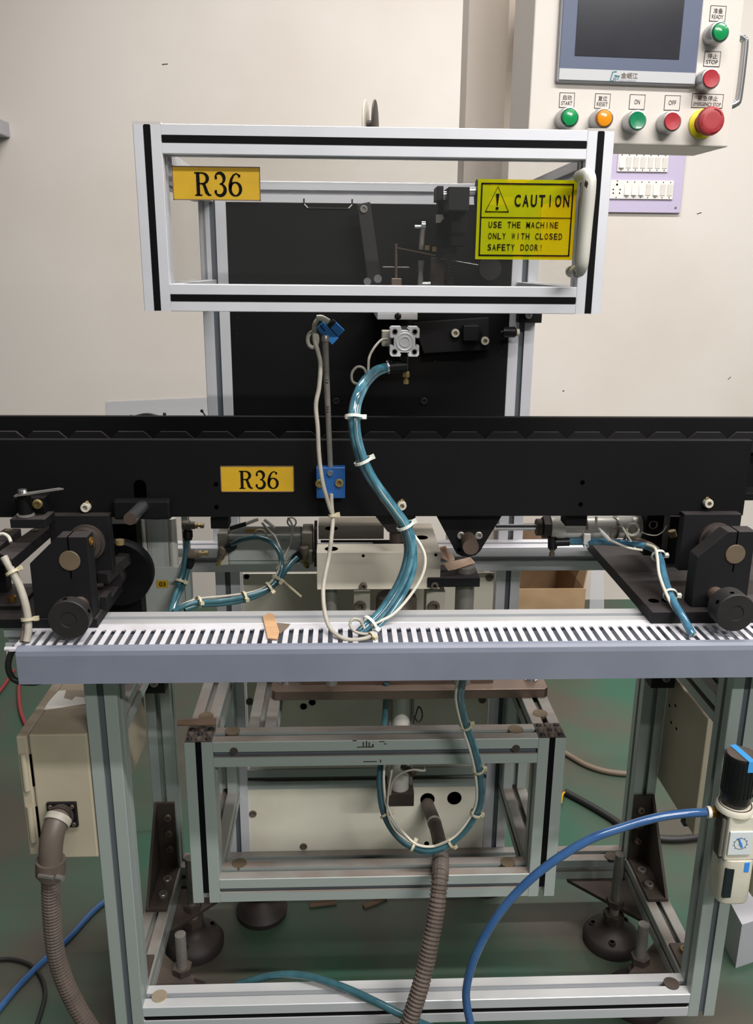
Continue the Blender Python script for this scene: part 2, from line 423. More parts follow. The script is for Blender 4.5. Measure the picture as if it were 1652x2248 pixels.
rearrail = prof_part('rail', (XL, YR+h, ZT-h), 'x', RX1-XL, T, 'aluminium')
for x in (XL+h, XR-h):
    prof_part('rail', (x, P45, .625), 'y', YR-P45, T)
    prof_part('rail', (x, P45, ZB-h), 'y', YR-P45, T)
for y in (h, YR+h): prof_part('rail', (XL+P45, y, ZB-h), 'x', XR-XL-2*P45, T, 'aluminium_dusty' if y > .1 else 'aluminium_white')
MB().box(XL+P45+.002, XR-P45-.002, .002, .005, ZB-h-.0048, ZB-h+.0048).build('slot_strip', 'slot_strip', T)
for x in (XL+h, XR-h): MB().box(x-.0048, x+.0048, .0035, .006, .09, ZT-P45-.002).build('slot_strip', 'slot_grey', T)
for px, py in ((350, 2188), (1473, 2160)):
    p = Zp(px, py, ZB); MB().cyl(p-Vector((0, 0, .004)), p+Vector((0, 0, .002)), .0125).build('connector_cap', 'cream_box' if px < 900 else 'bracket_dark', T)
for px, py in ((1340, 1881),):
    p = Zp(px, py, ZB); MB().cyl(p-Vector((0, 0, .004)), p+Vector((0, 0, .002)), .0125).build('connector_cap', 'bracket_dark', T)
# levelling feet, bolts and triangular corner plates
for sx, X0 in ((1, XR-P45), (-1, XL+P45)):
    for sy, Y0 in ((1, YR), (-1, P45)):
        z = .085; pl = MB(); q = .115
        pl.prism([(X0+sx*P45*.9, Y0+sy*.03, z-.008), (X0-sx*q, Y0+sy*.03, z-.008), (X0-sx*q, Y0, z-.008), (X0, Y0-sy*q, z-.008), (X0+sx*P45*.9, Y0-sy*q, z-.008)], (0, 0, .008))
        pl.build('corner_plate', 'bracket_dark', T, bevel=.001)
        fx, fy = X0-sx*.04, Y0-sy*.072
        if sy > 0: fx, fy = ((.492, .258) if sx > 0 else (-.322, .27))
        ft = MB().lathe((fx, fy, 0), (0, 0, 1), [(.055, 0), (.056, .012), (.05, .022), (.03, .034), (.021, .042), (.019, .052), (.0, .054)], 32).build('levelling_foot', 'foot_iron', T, smooth=True)
        for g in (.6, 2.7, 4.4):
            c = Vector((fx+.038*math.cos(g), fy+.038*math.sin(g), .022)); MB().cyl(c, c+Vector((0, 0, .009)), .0085, .0065, 12).build('lug', 'foot_iron', ft, smooth=True)
            MB().cyl(c+Vector((0, 0, .0085)), c+Vector((0, 0, .0096)), .004, n=10).build('hole', 'dark_hole', ft)
        bt = MB().cyl((fx, fy, .05), (fx, fy, .20 if sy > 0 else .165), .0095, n=16)
        bt.build('foot_bolt', 'steel', T, smooth=True)
        MB().cyl((fx, fy, .05), (fx, fy, .066), .02, n=6).build('nut', 'bracket_dark', T)
        MB().cyl((fx, fy, .085), (fx, fy, .098), .017, n=6).build('nut', 'bracket_dark', T)
# angle brackets where rear posts meet the bottom side rails
for sx, xc in ((-1, XL+h), (1, XR-h)):
    b = MB(); x0, x1 = xc-.019, xc+.019
    b.box(x0, x1, YR-.006, YR, ZB, ZB+.15); b.box(x0, x1, YR-.12, YR-.006, ZB, ZB+.006)
    xs = x1-.005 if sx > 0 else x0
    b.prism([(xs, YR-.006, ZB+.006), (xs, YR-.006, ZB+.15), (xs, YR-.12, ZB+.006)], (.005, 0, 0))
    br = b.build('angle_bracket', 'bracket_dark', T)
    for z in (.05, .085, .12): screw(br, (xc-.006*sx, YR-.006, ZB+z), FRONT, .0075, .006, 'steel_brown')
    for y in (.045, .085): screw(br, (xc-.006*sx, YR-y, ZB+.006), (0, 0, 1), .0085, .007, 'steel')
    # small bracket at front post
    b = MB(); b.box(x0, x1, P45, P45+.005, ZB, ZB+.05); b.box(x0, x1, P45, P45+.06, ZB, ZB+.005); fb = b.build('angle_bracket', 'bracket_dark', T)
    screw(fb, (xc, P45+.04, ZB+.005), (0, 0, 1), .008, .007, 'brass_dark')
    # cast corner under the top rail at the rear post
    b = MB(); b.box(xc-.022, xc+.022, YR-.032, YR, .527, .6022); cb = b.build('corner_bracket', 'black_dusty', T, bevel=.001)
    screw(cb, (xc+.004, YR-.032, .548), FRONT, .0075, .004, 'steel')

# ================================================================ GANTRY: base box, uprights, black back plate
G = thing('gantry_frame', 'aluminium gantry frame with low base box and black mechanism plate', 'frame', (.02, .25, 0))
UY = .376
UL, UR = -.267, .296        # outer faces of the uprights
TL_, TR_, TY, TZ1, TZ0 = -.2827, .3213, .0884, .553, .253
upr = []
for x in (UL+h, UR-h):
    upr.append(prof_part('upright', (x, UY+h, .085), 'z', 1.402-.085, G, 'aluminium'))
    MB().box(x-.0048, x+.0048, UY+.005, UY+.008, .09, 1.40).build('slot_strip', 'slot_grey', G)
prof_part('rail', (UL+P45, UY+.0165, 1.402-.0165), 'x', UR-UL-2*P45, G, 'aluminium', .033)
for x in (TL_+h, TR_-h):
    prof_part('post', (x, TY+h, TZ0), 'z', TZ1-TZ0, G)
    MB().box(x-.0058, x+.0058, TY+.0015, TY+.005, TZ0+.018, TZ1-.001).build('slot_strip', 'slot_strip', G)
    # plugged post end with grit on it
    b = MB().box(x-h+.001, x+h-.001, TY+.001, TY+P45-.001, TZ1, TZ1+.0012); pe = b.build('post_end', 'bracket_dark', G)
    for i in (-1, 0, 1):
        for j in (-1, 0, 1):
            r = .0062 if abs(i)+abs(j) == 1 else .0048
            q = Vector((x+i*.0145, TY+h+j*.0145, TZ1+.001)); MB().lathe(q, (0, 0, 1), [(r, 0), (r*.8, r*.5), (r*.3, r*.75)], 9).build('plug', 'black_knob' if abs(i)+abs(j) != 1 else 'conduit', pe, smooth=True)
    for z in (TZ1-h, TZ0+h): prof_part('rail', (x, TY+P45, z), 'y', UY-TY-P45, G)
    prof_part('post', (x, UY-h, TZ0+P45), 'z', TZ1-TZ0-2*P45, G)
for z in (TZ1-h, TZ0+h):
    prof_part('rail', (TL_+P45, TY+h, z), 'x', TR_-TL_-2*P45, G)
    MB().box(TL_+P45+.001, TR_-P45-.001, TY+.0055, TY+.008, z-.0048, z+.0048).build('slot_strip', 'slot_grey', G)
prof_part('rail', (-.165, TY+P45, TZ1-h), 'y', UY-TY-P45, G)
prof_part('rail', (UL+P45, UY+h, .318-h), 'x', UR-UL-2*P45, G)
for px, py, z in ((510, 1605, TZ1), (1131, 1601, TZ1), (525, 1895, TZ0+P45), (1114, 1893, TZ0+P45), (452, 1572, TZ1), (1185, 1566, TZ1)):
    p = Zp(px, py, z); MB().cyl(p-Vector((0, 0, .004)), p+Vector((0, 0, .0007)), .0125).build('connector_cap', 'bronze', G)
for px, py in ((513, 1649), (1132, 1643)):
    p = A(px, py, TY); MB().lathe(p, FRONT, [(.0065, -.004), (.0065, .0003)], 14).build('connector_cap', 'bracket_dark', G)
for px, py, w, h_ in ((778, 1626, 9, 2), (797, 1634, 3, 10), (804, 1633, 3, 13), (810, 1635, 3, 11), (818, 1637, 4, 7), (800, 1640, 34, 2), (838, 1628, 12, 2), (845, 1633, 6, 2), (812, 1672, 30, 2), (835, 1671, 3, 6)):
    a_ = rect(px-w/2, py-h_/2, px+w/2, py+h_/2, TY); MB().box(a_[0], a_[1], TY-.0003, TY, a_[2], a_[3]).build('scratch', 'bracket_dark', G)
# feet under the uprights
for x, y in ((UL+.067, .353), (UR-.03, .43)):
    MB().box(min(x-.03, x+.03), x+.03, y-.03, UY+.03, .085, .093).build('foot_plate', 'bracket_dark', G)
    MB().lathe((x, y, 0), (0, 0, 1), [(.05, 0), (.052, .012), (.04, .026), (.02, .04), (.012, .05), (.012, .085)], 28).build('levelling_foot', 'foot_iron', G, smooth=True)
# black back plate
BP0, BP1 = UL+P45, UR-P45
zt = 1.402-.0335
bp = MB().box(BP0, BP1, UY, UY+.012, .845, zt).build('back_plate', 'black_plate', G)
holes(bp, [(521, 697), (521, 733), (1100, 772), (955, 793)], UY, .0028, 'black_plastic')
for px, py in ((737, 880), (930, 880)): screw(bp, A(px, py, UY), FRONT, .006, .003, 'black_knob')
# recessed grip in the top of the plate
g0, g1, gz0, gz1 = rect(667, 436, 773, 457, UY-.004)
b = MB(); pts = [(g0, gz1), (g0, gz0+.006), (g0+.006, gz0), (g1-.006, gz0), (g1, gz0+.006), (g1, gz1)]
b.tube([Vector((x, UY-.001, z)) for x, z in pts], .0012, 6); b.build('grip_edge', 'black_knob', bp)
for x0, x1 in ((g0+.0005, g0+.006), (g1-.0005, g1-.006)): MB().bar((x0, UY-.0025, gz0+.006), (x1, UY-.0025, gz0+.0005), .0015, .002, up=FRONT).build('grip_corner', 'switch_white', bp)
# white panels behind the base box
pw = 'panel_white'
p1 = MB().box(A(545, 1600, UY).x, A(1068, 1600, UY).x, UY+.002, UY+.006, .318, A(700, 1260, UY).z).build('rear_panel', pw, G)
p2 = MB().box(UL+P45, UR-P45, UY+.002, UY+.006, .115, .273).build('rear_panel', pw, G)
holes(p1, [(580, 1507), (589, 1526), (666, 1551), (685, 1542)], UY+.0015, .0066)
for px, py, pp in ((548, 1540, p1), (1058, 1536, p1), (1074, 1267, p1), (555, 1786, p2), (666, 1858, p2)): screw(pp, A(px, py, UY+.002), FRONT, .0075, .0025, 'fitting_dirty')
holes(p1, [(541, 1266)], UY+.0015, .005)
holes(p2, [(938, 1755), (997, 1752)], UY+.0015, .0145); holes(p2, [(936, 1852)], UY+.0015, .005)
# right black clamp on upright
x0, x1, z0, z1 = rect(1137, 686, 1186, 708, UY-.02)
b = MB().box(x0, x1, UY-.03, UY, z0, z1+.006); cb = b.build('clamp_block', 'black_plate', G, bevel=.001); screw(cb, ((x0+x1)/2-.004, UY-.03, z1-.004), FRONT, .006, .003)

# ================================================================ SAFETY DOOR AND GUARD BOX
W3 = .033
DL, DR, DT, DB = -.2797, .2955, 1.4325, 1.2145
D = thing('safety_door', 'aluminium framed clear safety door with R36 and caution labels', 'door', (.008, 0, DB))
hh = W3/2
def strip(x0, x1, z0, z1, parent, y=.0): MB().box(x0, x1, y-.0004, y+.003, z0, z1).build('slot_strip', 'slot_strip', parent)
for x in (DL+hh, DR-hh):
    prof_part('stile', (x, hh, DB), 'z', DT-DB-.003, D, 'aluminium', W3); strip(x-.0042, x+.0042, DB+.001, DT-.004, D, .0)
    MB().box(x-hh, x+hh, 0, W3, DT-.003, DT).build('end_cap', 'end_cap_grey', D)
for z in (DT-hh-.002, DB+hh):
    prof_part('door_rail', (DL+W3, hh, z), 'x', DR-DL-2*W3, D, 'aluminium', W3); strip(DL+W3+.0005, DR-W3-.0005, z-.0043, z+.0043, D, .0)
pane = MB().box(DL+W3-.004, DR-W3+.004, .014, .018, DB+W3-.004, DT-W3).build('pane', 'acrylic', D)
x0, x1, z0, z1 = rect(378, 365, 571, 440, .012)
plate_label(D, x0, x1, z0, z1, .0137)
# caution label
x0, x1, z0, z1 = rect(1046, 394, 1262, 570, .012); Y = .0137
cl = MB().box(x0, x1, Y-.0004, Y, z0, z1).build('caution_label', 'caution_film', D, label='yellow translucent caution label')
w, hgt = x1-x0, z1-z0; b = MB(); e = .0016; i0, i1, j0, j1 = x0+.0042, x1-.0042, z0+.0042, z1-.0042
for q in ((i0, i1, j1-e, j1), (i0, i1, j0, j0+e), (i0, i0+e, j0, j1), (i1-e, i1, j0, j1), (i0, i1, z0+hgt*.525, z0+hgt*.525+.0009)): b.box(q[0], q[1], Y-.0012, Y-.0008, q[2], q[3])
b.build('border', 'ink', cl)
b = MB(); tx, tz, tw, th = x0+w*.085, z0+hgt*.60, w*.235, hgt*.31
tri = [(tx, tz), (tx+tw, tz), (tx+tw/2, tz+th), (tx, tz), (tx+tw, tz)]; ribbon(b, tri, .0012)
b.v = [Vector((p.x, Y-.001, p.y)) for p in b.v]
b.prism([(tx+tw*.43, Y-.0012, tz+th*.72), (tx+tw*.57, Y-.0012, tz+th*.72), (tx+tw*.52, Y-.0012, tz+th*.26), (tx+tw*.48, Y-.0012, tz+th*.26)], (0, .0004, 0))
b.lathe((tx+tw/2, Y-.0008, tz+th*.14), FRONT, [(.0018, 0), (.0018, .0004)], 12)
b.build('warning_sign', 'ink', cl)
for s, fx, fz, fw, fh, bo in (('CAUTION', .365, .665, .575, .15, .022), ('USE THE MACHINE', .118, .40, .72, .078, .01), ('ONLY WITH CLOSED', .118, .258, .768, .078, .01), ('SAFETY DOOR!', .118, .115, .576, .08, .01)):
    mono(cl, s, x0+w*fx, z0+hgt*fz, Y-.0011, w*fw, hgt*fh, bold=bo)
# handle
hx = A(1271, 390, 0).x; hz1 = A(1271, 388, 0).z; hz0 = A(1262, 596, 0).z
pts = [(hx, .0, hz1), (hx, -.03, hz1), (hx, -.044, hz1-.004), (hx, -.05, hz1-.016), (hx-.001, -.05, (hz1+hz0)/2), (hx-.002, -.05, hz0+.016), (hx-.002, -.044, hz0+.004), (hx-.002, -.03, hz0), (hx-.002, 0, hz0)]
MB().tube(spline(pts, 5), .0075, 14).build('handle', 'handle_paint', D, smooth=True, label='worn cream pull handle')
# guard box rails behind the door
B = thing('guard_box', 'clear sided guard box frame behind the safety door', 'guard box', (.01, .2, 1.22))
for x in (UL+hh-.008, UR-hh-.002):
    for z in (1.402-hh, DB+hh): prof_part('rail', (x, W3, z), 'y', UY-W3, B, 'aluminium', W3)
    MB().box(x-.002, x+.002, W3, UY, DB+W3, 1.402-W3).build('side_pane', 'acrylic', B)
MB().box(UL+W3-.006, UR-W3-.004, W3, UY, 1.3975, 1.4005).build('top_pane', 'acrylic', B)

# ================================================================ MECHANISM INSIDE THE BOX
M = thing('clamp_mechanism', 'dark clamp mechanism with lever and silver linkage behind clear door', 'mechanism', (.05, .34, 1.22))
MY = .335
lv = MB().prism([A(783, 448, MY), A(812, 443, MY), A(838, 622, MY), A(808, 625, MY)], (0, .012, 0)).build('lever', 'black_knob', M, bevel=.001)
screw(lv, A(798, 459, MY), FRONT, .0062, .003, 'steel')
for px, py, r in ((806, 618, .006), (829, 612, .0065)):
    p = A(px, py, MY-.01); MB().cyl(p, p+Vector((0, .02, 0)), r).build('roller', 'steel_bright', M, smooth=True)
def pbox(name, x0, y0, x1, y1, Y, d, m, parent, bevel=.0008):
    a = rect(x0, y0, x1, y1, Y); return MB().box(a[0], a[1], Y, Y+d, a[2], a[3]).build(name, m, parent, bevel=bevel)
pbox('clevis', 959, 408, 973, 440, .24, .05, 'black_dusty', M); pbox('head_block', 984, 410, 1030, 462, .22, .08, 'black_dusty', M)
pbox('head_body', 990, 460, 1026, 540, .25, .06, 'black_plate', M); pbox('head_plate', 960, 440, 996, 545, .29, .03, 'black_plate', M)
for a, b_ in (((972, 430), (985, 430)), ((1029, 420), (1044, 420))):
    MB().cyl(A(*a, .25), A(*b_, .25), .007).build('spindle', 'steel_bright', M, smooth=True)
p = A(1044, 425, .25); MB().cyl(p, p+Vector((.018, 0, 0)), .02).build('end_disc', 'black_dusty', M, smooth=True)
MB().prism([A(957, 471, .28), A(971, 471, .28), A(974, 479, .28), A(966, 489, .28), A(957, 489, .28)], (0, .004, 0)).build('white_tab', 'switch_white', M)
l1 = MB().tube([A(929, 496, .29), A(926, 520, .29), A(924, 548, .29)], .0042, 10).build('link_rod', 'steel', M, smooth=True)
p = A(929, 495, .29); MB().cyl(p-Vector((.003, 0, 0)), p+Vector((.003, 0, 0)), .0065).build('rod_end', 'steel_bright', l1, smooth=True)
MB().cyl(A(910, 498, .29), A(924, 498, .29), .0028, n=10).build('pin', 'steel_bright', l1, smooth=True)
MB().tube([A(924, 572, .3), A(923, 600, .3), A(922, 628, .3)], .0045, 10, [.0055, .004, .005]).build('link_rod', 'steel', M, smooth=True)
MB().cyl(A(926, 624, .3), A(944, 624, .3), .004, n=10).build('pin', 'steel_bright', M, smooth=True)
MB().cyl(A(869, 535, .28), A(869, 614, .28), .0022, n=10).build('pin_post', 'steel_brown', M, smooth=True)
pbox('pin_block', 859, 611, 881, 640, .27, .02, 'steel_brown', M)
MB().bar(A(872, 544, .28), A(955, 561, .28), .012, .0015).build('leaf_spring', 'steel_brown', M)
MB().cyl(A(840, 586, .28), A(898, 587, .28), .0008, n=6).build('thin_rod', 'steel', M)
for px, py in ((937, 549), (953, 552)):
    p = A(px, py, .275); MB().cyl(p, p+Vector((0, 0, .007)), .004, n=6).build('nut', 'brass_dark', M)
MB().tube(spline([A(966, 568, .3), A(1010, 575, .3), A(1050, 582, .3)], 6), .0007, 6).build('wire', 'steel_bright', M)
p = A(992, 549, .28); MB().cyl(p-Vector((0, 0, .006)), p+Vector((0, 0, .005)), .0075, n=6).build('hex_nut', 'black_knob', M)
sp = [A(989, 578, .3)+Vector((.006*math.cos(k*.7), .006*math.sin(k*.7), -.0005*k)) for k in range(70)]
MB().tube(sp, .0009, 5).build('spring', 'cable_black', M)
p = A(1076, 590, .33); MB().cyl(p, p+Vector((0, .02, 0)), .018, n=28).build('pulley', 'black_knob', M, smooth=True)
pbox('swing_plate', 945, 565, 975, 640, .31, .01, 'bracket_dark', M)

# film reel flanges above the box
R_ = thing('reel', 'two thin round reel flanges standing edge-on above the box', 'reel', (.0, .45, 1.4))
for px, m_, dz in ((803, 'cream_paint', 0), (823, 'bracket_dark', 0)):
    top = A(px, 219, .45); c = top-Vector((0, 0, .043)); ax = Vector((math.cos(.15), -math.sin(.15), 0))
    MB().lathe(c-ax*.0016, ax, [(.0415, 0), (.043, .001), (.043, .0028), (.0415, .0036)], 48).build('flange', m_, R_, smooth=True)
c = A(803, 219, .45)-Vector((0, 0, .043)); MB().cyl(c, c+Vector((.016, 0, 0)), .012).build('hub', 'bracket_dark', R_, smooth=True)
MB().bar(c+Vector((.008, 0, 0)), c+Vector((.008, 0, -.034)), .006, .008, up=(0, 1, 0)).bar(c+Vector((.005, 0, -.030)), Vector((A(1023, 200, .45).x, .465, c.z-.030)), .008, .008).build('reel_arm', 'black_plate', R_)

# ================================================================ AIR CYLINDER UNDER THE DOOR
CY = .10
x0, x1, z0, z1 = rect(856, 713, 920, 787, CY); cx, cz = (x0+x1)/2, (z0+z1)/2; hw = (x1-x0)/2
C = thing('compact_air_cylinder', 'square silver air cylinder on black plate under the door', 'cylinder', (cx, .25, z0))
def slotted(h_, s_, d_, c_):
    pts = []
    for k in range(4):
        g = -k*math.pi/2; cg, sg = round(math.cos(g)), round(math.sin(g))
        side = [(-h_+c_, h_), (-s_*1.25, h_), (-s_*1.25, h_-d_*.35), (-s_, h_-d_*.45), (-s_*1.5, h_-d_), (s_*1.5, h_-d_), (s_, h_-d_*.45), (s_*1.25, h_-d_*.35), (s_*1.25, h_), (h_-c_, h_)]
        pts += [(x*cg-y*sg, x*sg+y*cg) for x, y in side]
    return pts
body = MB().prism([(cx+x, CY, cz+z) for x, z in slotted(hw, hw*.22, hw*.28, hw*.12)], (0, .024, 0)).build('body', 'aluminium', C)
MB().box(cx-hw*.8, cx+hw*.8, CY+.024, UY-.03, cz-hw*.8, cz+hw*.75).build('rear_body', 'black_plate', C)
MB().lathe((cx, CY, cz), FRONT, [(hw*.62, 0), (hw*.62, .0006), (hw*.58, .0012), (hw*.54, .0006), (hw*.40, .0006), (hw*.37, .0013), (hw*.3, .0013), (hw*.29, .0005)], 36).build('end_cap', 'aluminium', C, smooth=True)
for i in (-1, 1):
    for j in (-1, 1):
        p = Vector((cx+i*hw*.68, CY, cz+j*hw*.68)); MB().lathe(p, FRONT, [(hw*.2, 0), (hw*.2, .0006)], 16).build('counterbore', 'steel', C)
        MB().lathe(p, FRONT, [(hw*.14, 0), (hw*.14, .0009)], 14).build('hole', 'dark_hole', C)
sx0, sx1, sz0, sz1 = rect(838, 726, 856, 760, .13); MB().box(sx0, sx1+.002, .125, .15, sz0, sz1).build('reed_switch', 'cable_grey', C, bevel=.001)
MB().box(cx-.03, cx+.03, UY-.035, UY, cz-.03, cz+.03).build('mount_block', 'black_plate', C)
# elbow fitting
fx = cx+.0015; fz = A(890, 800, CY+.03).z
MB().cyl((fx, CY+.03, cz-hw-.001), (fx, CY+.03, A(890, 817, CY+.03).z), .006).build('elbow_stem', 'black_plastic', C, smooth=True)
el0 = A(886, 802, CY+.03); el1 = A(848, 806, CY+.03)
eb = MB().cyl(el0+Vector((.004, 0, 0)), el1, .0092).build('elbow_body', 'black_plastic', C, smooth=True)
MB().lathe(el1+(el0-el1)*.16, el1-el0, [(.0098, 0), (.0101, .001), (.0101, .0025), (.0098, .0035)], 18).build('collar', 'chrome', eb, smooth=True)
vx = A(891, 815, CY+.03); MB().lathe(vx, (0, 0, -1), [(.0045, 0), (.0055, .002), (.0055, .008), (.004, .009), (.0025, .0095), (.0025, .012), (.0042, .0122), (.0042, .018)], 6).build('needle_valve', 'brass_dark', C)
# slide housing above and adjuster plate beside it
S = thing('slide_plate', 'black slide plate with two socket screws beside the air cylinder', 'bracket', A(1000, 760, .36))
sp_ = MB().prism([A(905, 708, .362), A(1073, 697, .362), A(1073, 768, .362), A(930, 776, .362)], (0, .013, 0)).build('plate', 'black_dusty', S, bevel=.001)
for px, py in ((998, 731), (1063, 748)): screw(S, A(px, py, .362), FRONT, .0072, .008, 'cylinder_cap')
p = A(1035, 733, .362); MB().lathe(p, FRONT, [(.018, 0), (.018, .004), (.015, .005)], 28).build('round_boss', 'black_plate', S, smooth=True)
pbox('square_block', 1017, 715, 1050, 748, .345, .014, 'black_plastic', S)
p = A(1098, 729, .352); MB().cyl(p, A(1105, 729, .352), .003).build('adjuster_stem', 'black_plastic', S)
MB().lathe(A(1103, 729, .352), (1, 0, 0), [(.0085, 0), (.009, .002), (.009, .02), (.007, .022)], 14).build('adjuster_knob', 'black_plastic', S)
MB().cyl(A(1133, 730, .352), A(1139, 730, .352), .006, n=10).build('adjuster_tip', 'cream_paint', S)
x0, x1, z0, z1 = rect(828, 686, 916, 702, .2)
gu = MB().box(x0, x1, .2, .37, z0, z1).build('guide_rail', 'aluminium', None, bevel=.0008); tag(gu, 'small silver guide block peeking below the door frame', 'guide block'); ORG[gu.name] = Vector()
MB().lathe(A(873, 694, .2), FRONT, [(.004, 0), (.0055, .0012), (.003, .002)], 6).build('star_knob', 'black_plastic', gu)

# ================================================================ BLACK CONVEYOR BEAM
BY = .085
bx0, bx1 = -.80, A(1641, 1050, BY).x
bz0, bz1 = A(800, 1134, BY).z, A(800, 966, BY).z
BM = thing('black_beam', 'long black steel conveyor beam with toothed strip and R36 label', 'beam', (0, .11, bz0))
fp = MB().box(bx0, bx1, BY, BY+.012, bz0, bz1).build('front_plate', 'black_plate', BM, bevel=.001)
rz = A(800, 915, .14).z
MB().box(bx0, .82, .14, .15, bz0+.02, rz).build('rear_plate', 'black_plate', BM, bevel=.001)
MB().box(bx0, .80, BY+.012, .14, bz0+.02, bz0+.03).build('web', 'black_plate', BM)
# toothed strip
ty = .128; zt, zv = A(800, 948.5, ty).z, A(800, 964, ty).z; per = A(891, 950, ty).x-A(800, 950, ty).x
xv = A(147, 960, ty).x-12*per; pts = []; k = 0
while xv < .80-per:
    pts += [(xv, ty, zv), (xv+per*.2, ty, zt), (xv+per*.8, ty, zt)]; xv += per
pts = [(pts[0][0], ty, zv-.02)] + pts + [(pts[-1][0], ty, zv-.02)]
MB().prism(pts, (0, .006, 0)).build('toothed_strip', 'black_dusty', BM)
x0, x1, z0, z1 = rect(484, 1023, 645, 1080, BY); plate_label(BM, x0, x1, z0, z1, BY)
holes(fp, [(1278, 1059), (1274, 1107), (474, 1063), (475, 1113)], BY, .0032)
for px, py in ((190, 1112), (881, 1108), (1551, 1103)):
    s_ = screw(BM, A(px, py, BY), FRONT, .0068, .009, 'cylinder_cap'); MB().cyl(A(px+1, py-9, BY), A(px+1, py-9, BY-.006), .0025, n=8).build('brass_pin', 'brass_dark', BM)
# slot and block with the silver rod
x0, x1, z0, z1 = rect(294, 1053, 321, 1092, BY)
b = MB(); pts = [(x0, BY-.0006, z0), (x1, BY-.0006, z0), (x1, BY-.0006, z1-.008)] + [((x0+x1)/2+(x1-x0)/2*math.cos(g), BY-.0006, z1-.008+.008*math.sin(g)) for g in (.5, 1.05, 1.57, 2.1, 2.64)] + [(x0, BY-.0006, z1-.008)]
b.prism(pts, (0, .0006, 0)); b.build('slot', 'dark_hole', BM)
x0, x1, z0, z1 = rect(247, 1098, 374, 1142, .068)
MB().box(x0, x1, .068, BY, z0, z1).build('rod_block', 'black_plate', BM, bevel=.004)
MB().cyl(A(312, 1112, .068), A(285, 1139, -.005), .0085).build('stop_rod', 'steel_bright', BM, smooth=True)
p = A(285, 1139, -.0055); d_ = (A(285, 1139, -.005)-A(312, 1112, .068)).normalized(); MB().cyl(p, p+d_*.0006, .0084).build('rod_end', 'rust_steel', BM)
# tabs below the beam
pbox('tab', 462, 1136, 501, 1161, .1, .03, 'black_plate', BM); pbox('tab', 1241, 1132, 1288, 1155, .1, .03, 'black_plate', BM)
MB().prism([A(824, 1134, .12), A(912, 1134, .12), A(902, 1168, .12), A(851, 1168, .12)], (0, .04, 0)).build('tapered_lug', 'black_knob', BM)
MB().cyl(A(870, 1160, .14), A(870, 1188, .14), .011).build('lug_pin', 'rust_steel', BM, smooth=True)
# triangular pivot bracket
ty = .1
bot = [A(1061, 1198, ty), A(1054, 1210, ty), A(1044, 1219, ty), A(1030, 1223, ty), A(1014, 1222, ty), A(1002, 1216, ty)]
tb = MB().prism([A(956, 1130, ty), A(1103, 1130, ty)] + bot, (0, .014, 0)).build('pivot_bracket', 'black_plate', BM, bevel=.0012)
for px in (1011, 1050): screw(tb, A(px, 1175, ty), FRONT, .0058, .003, 'steel')
MB().cyl(A(1027, 1184, ty), A(1033, 1201, ty-.045), .0115).build('pivot_pin', 'rust_steel', BM, smooth=True)
holes(tb, [(1007, 1207), (1046, 1205)], ty, .003)

# ================================================================ SLOTTED WIRING DUCT
DX0, DX1 = A(36, 1455, -.078).x, .80
U = thing('wiring_duct', 'long white slotted wiring duct with grey lid on the table front', 'cable duct', (.1, -.04, .742))
lid = [(-.078, .742), (-.078, .782), (-.0765, .788), (-.073, .7915), (-.067, .7925), (-.067, .789), (-.072, .788), (-.0745, .7855), (-.0755, .781), (-.0755, .742)]
MB().prism([(DX0, y, z) for y, z in lid], (DX1-DX0, 0, 0)).build('lid', 'duct_lid', U)
MB().box(DX0-.004, DX1, -.066, -.002, .742, .744).build('base', 'duct_inner', U)
MB().box(DX0-.006, DX1, -.003, -.001, .744, .791).build('back_wall', 'duct_inner', U)
MB().box(DX0-.006, DX1, -.018, -.001, .7895, .792).build('top_strip', 'duct_white', U)
MB().box(DX0-.010, DX1, -.0725, -.066, .7865, .7895).build('front_strip', 'duct_white', U)
pitch, fw = .01335, .0070
fm = MB(); q = .0026
fm.prism([(0, -.0668, .7905), (fw, -.0668, .7905), (fw, -.021, .7905), (fw+q*.35, -.019, .7905), (fw+q*.9, -.018, .7905), (-q*.9, -.018, .7905), (-q*.35, -.019, .7905), (0, -.021, .7905)], (0, 0, .0015))
first = None; x = DX0-.005; k = 0
skip_c = A(800, 1395, -.045).x
while x < DX1-.01:
    if not (abs(x+fw/2-skip_c) < .008):
        if first is None:
            o0 = ORG[U.name]; fm.v = [v for v in fm.v]; first = fm.build('duct_finger', 'duct_white', U); o = first
        else:
            o = bpy.data.objects.new('duct_finger', first.data); col.objects.link(o); o.parent = U
        o.location = (x, 0, 0)
    x += pitch; k += 1
MB().cyl((DX0-.016, -.0695, .789), (DX0, -.0695, .789), .003, n=10).build('end_pin', 'duct_white', U)
for i, (y, z, r, m_) in enumerate(((-.03, .755, .005, 'tube_teal_dark'), (-.045, .754, .005, 'tube_teal_dark'), (-.055, .752, .004, 'cable_black'), (-.038, .765, .004, 'tube_blue'))):
    o = MB().tube([(DX0+.03+.02*i, y, z), (.0, y+.003, z), (.3, y-.003, z), (.78, y, z)], r, 8).build('duct_hose', m_, smooth=True)
    tag(o, ['teal hose lying inside the duct at the back', 'teal hose lying inside the duct in the middle', 'black cable lying inside the duct behind the lid', 'blue hose lying on top of the hoses inside the duct'][i], 'hose', 'lines inside the wiring duct')

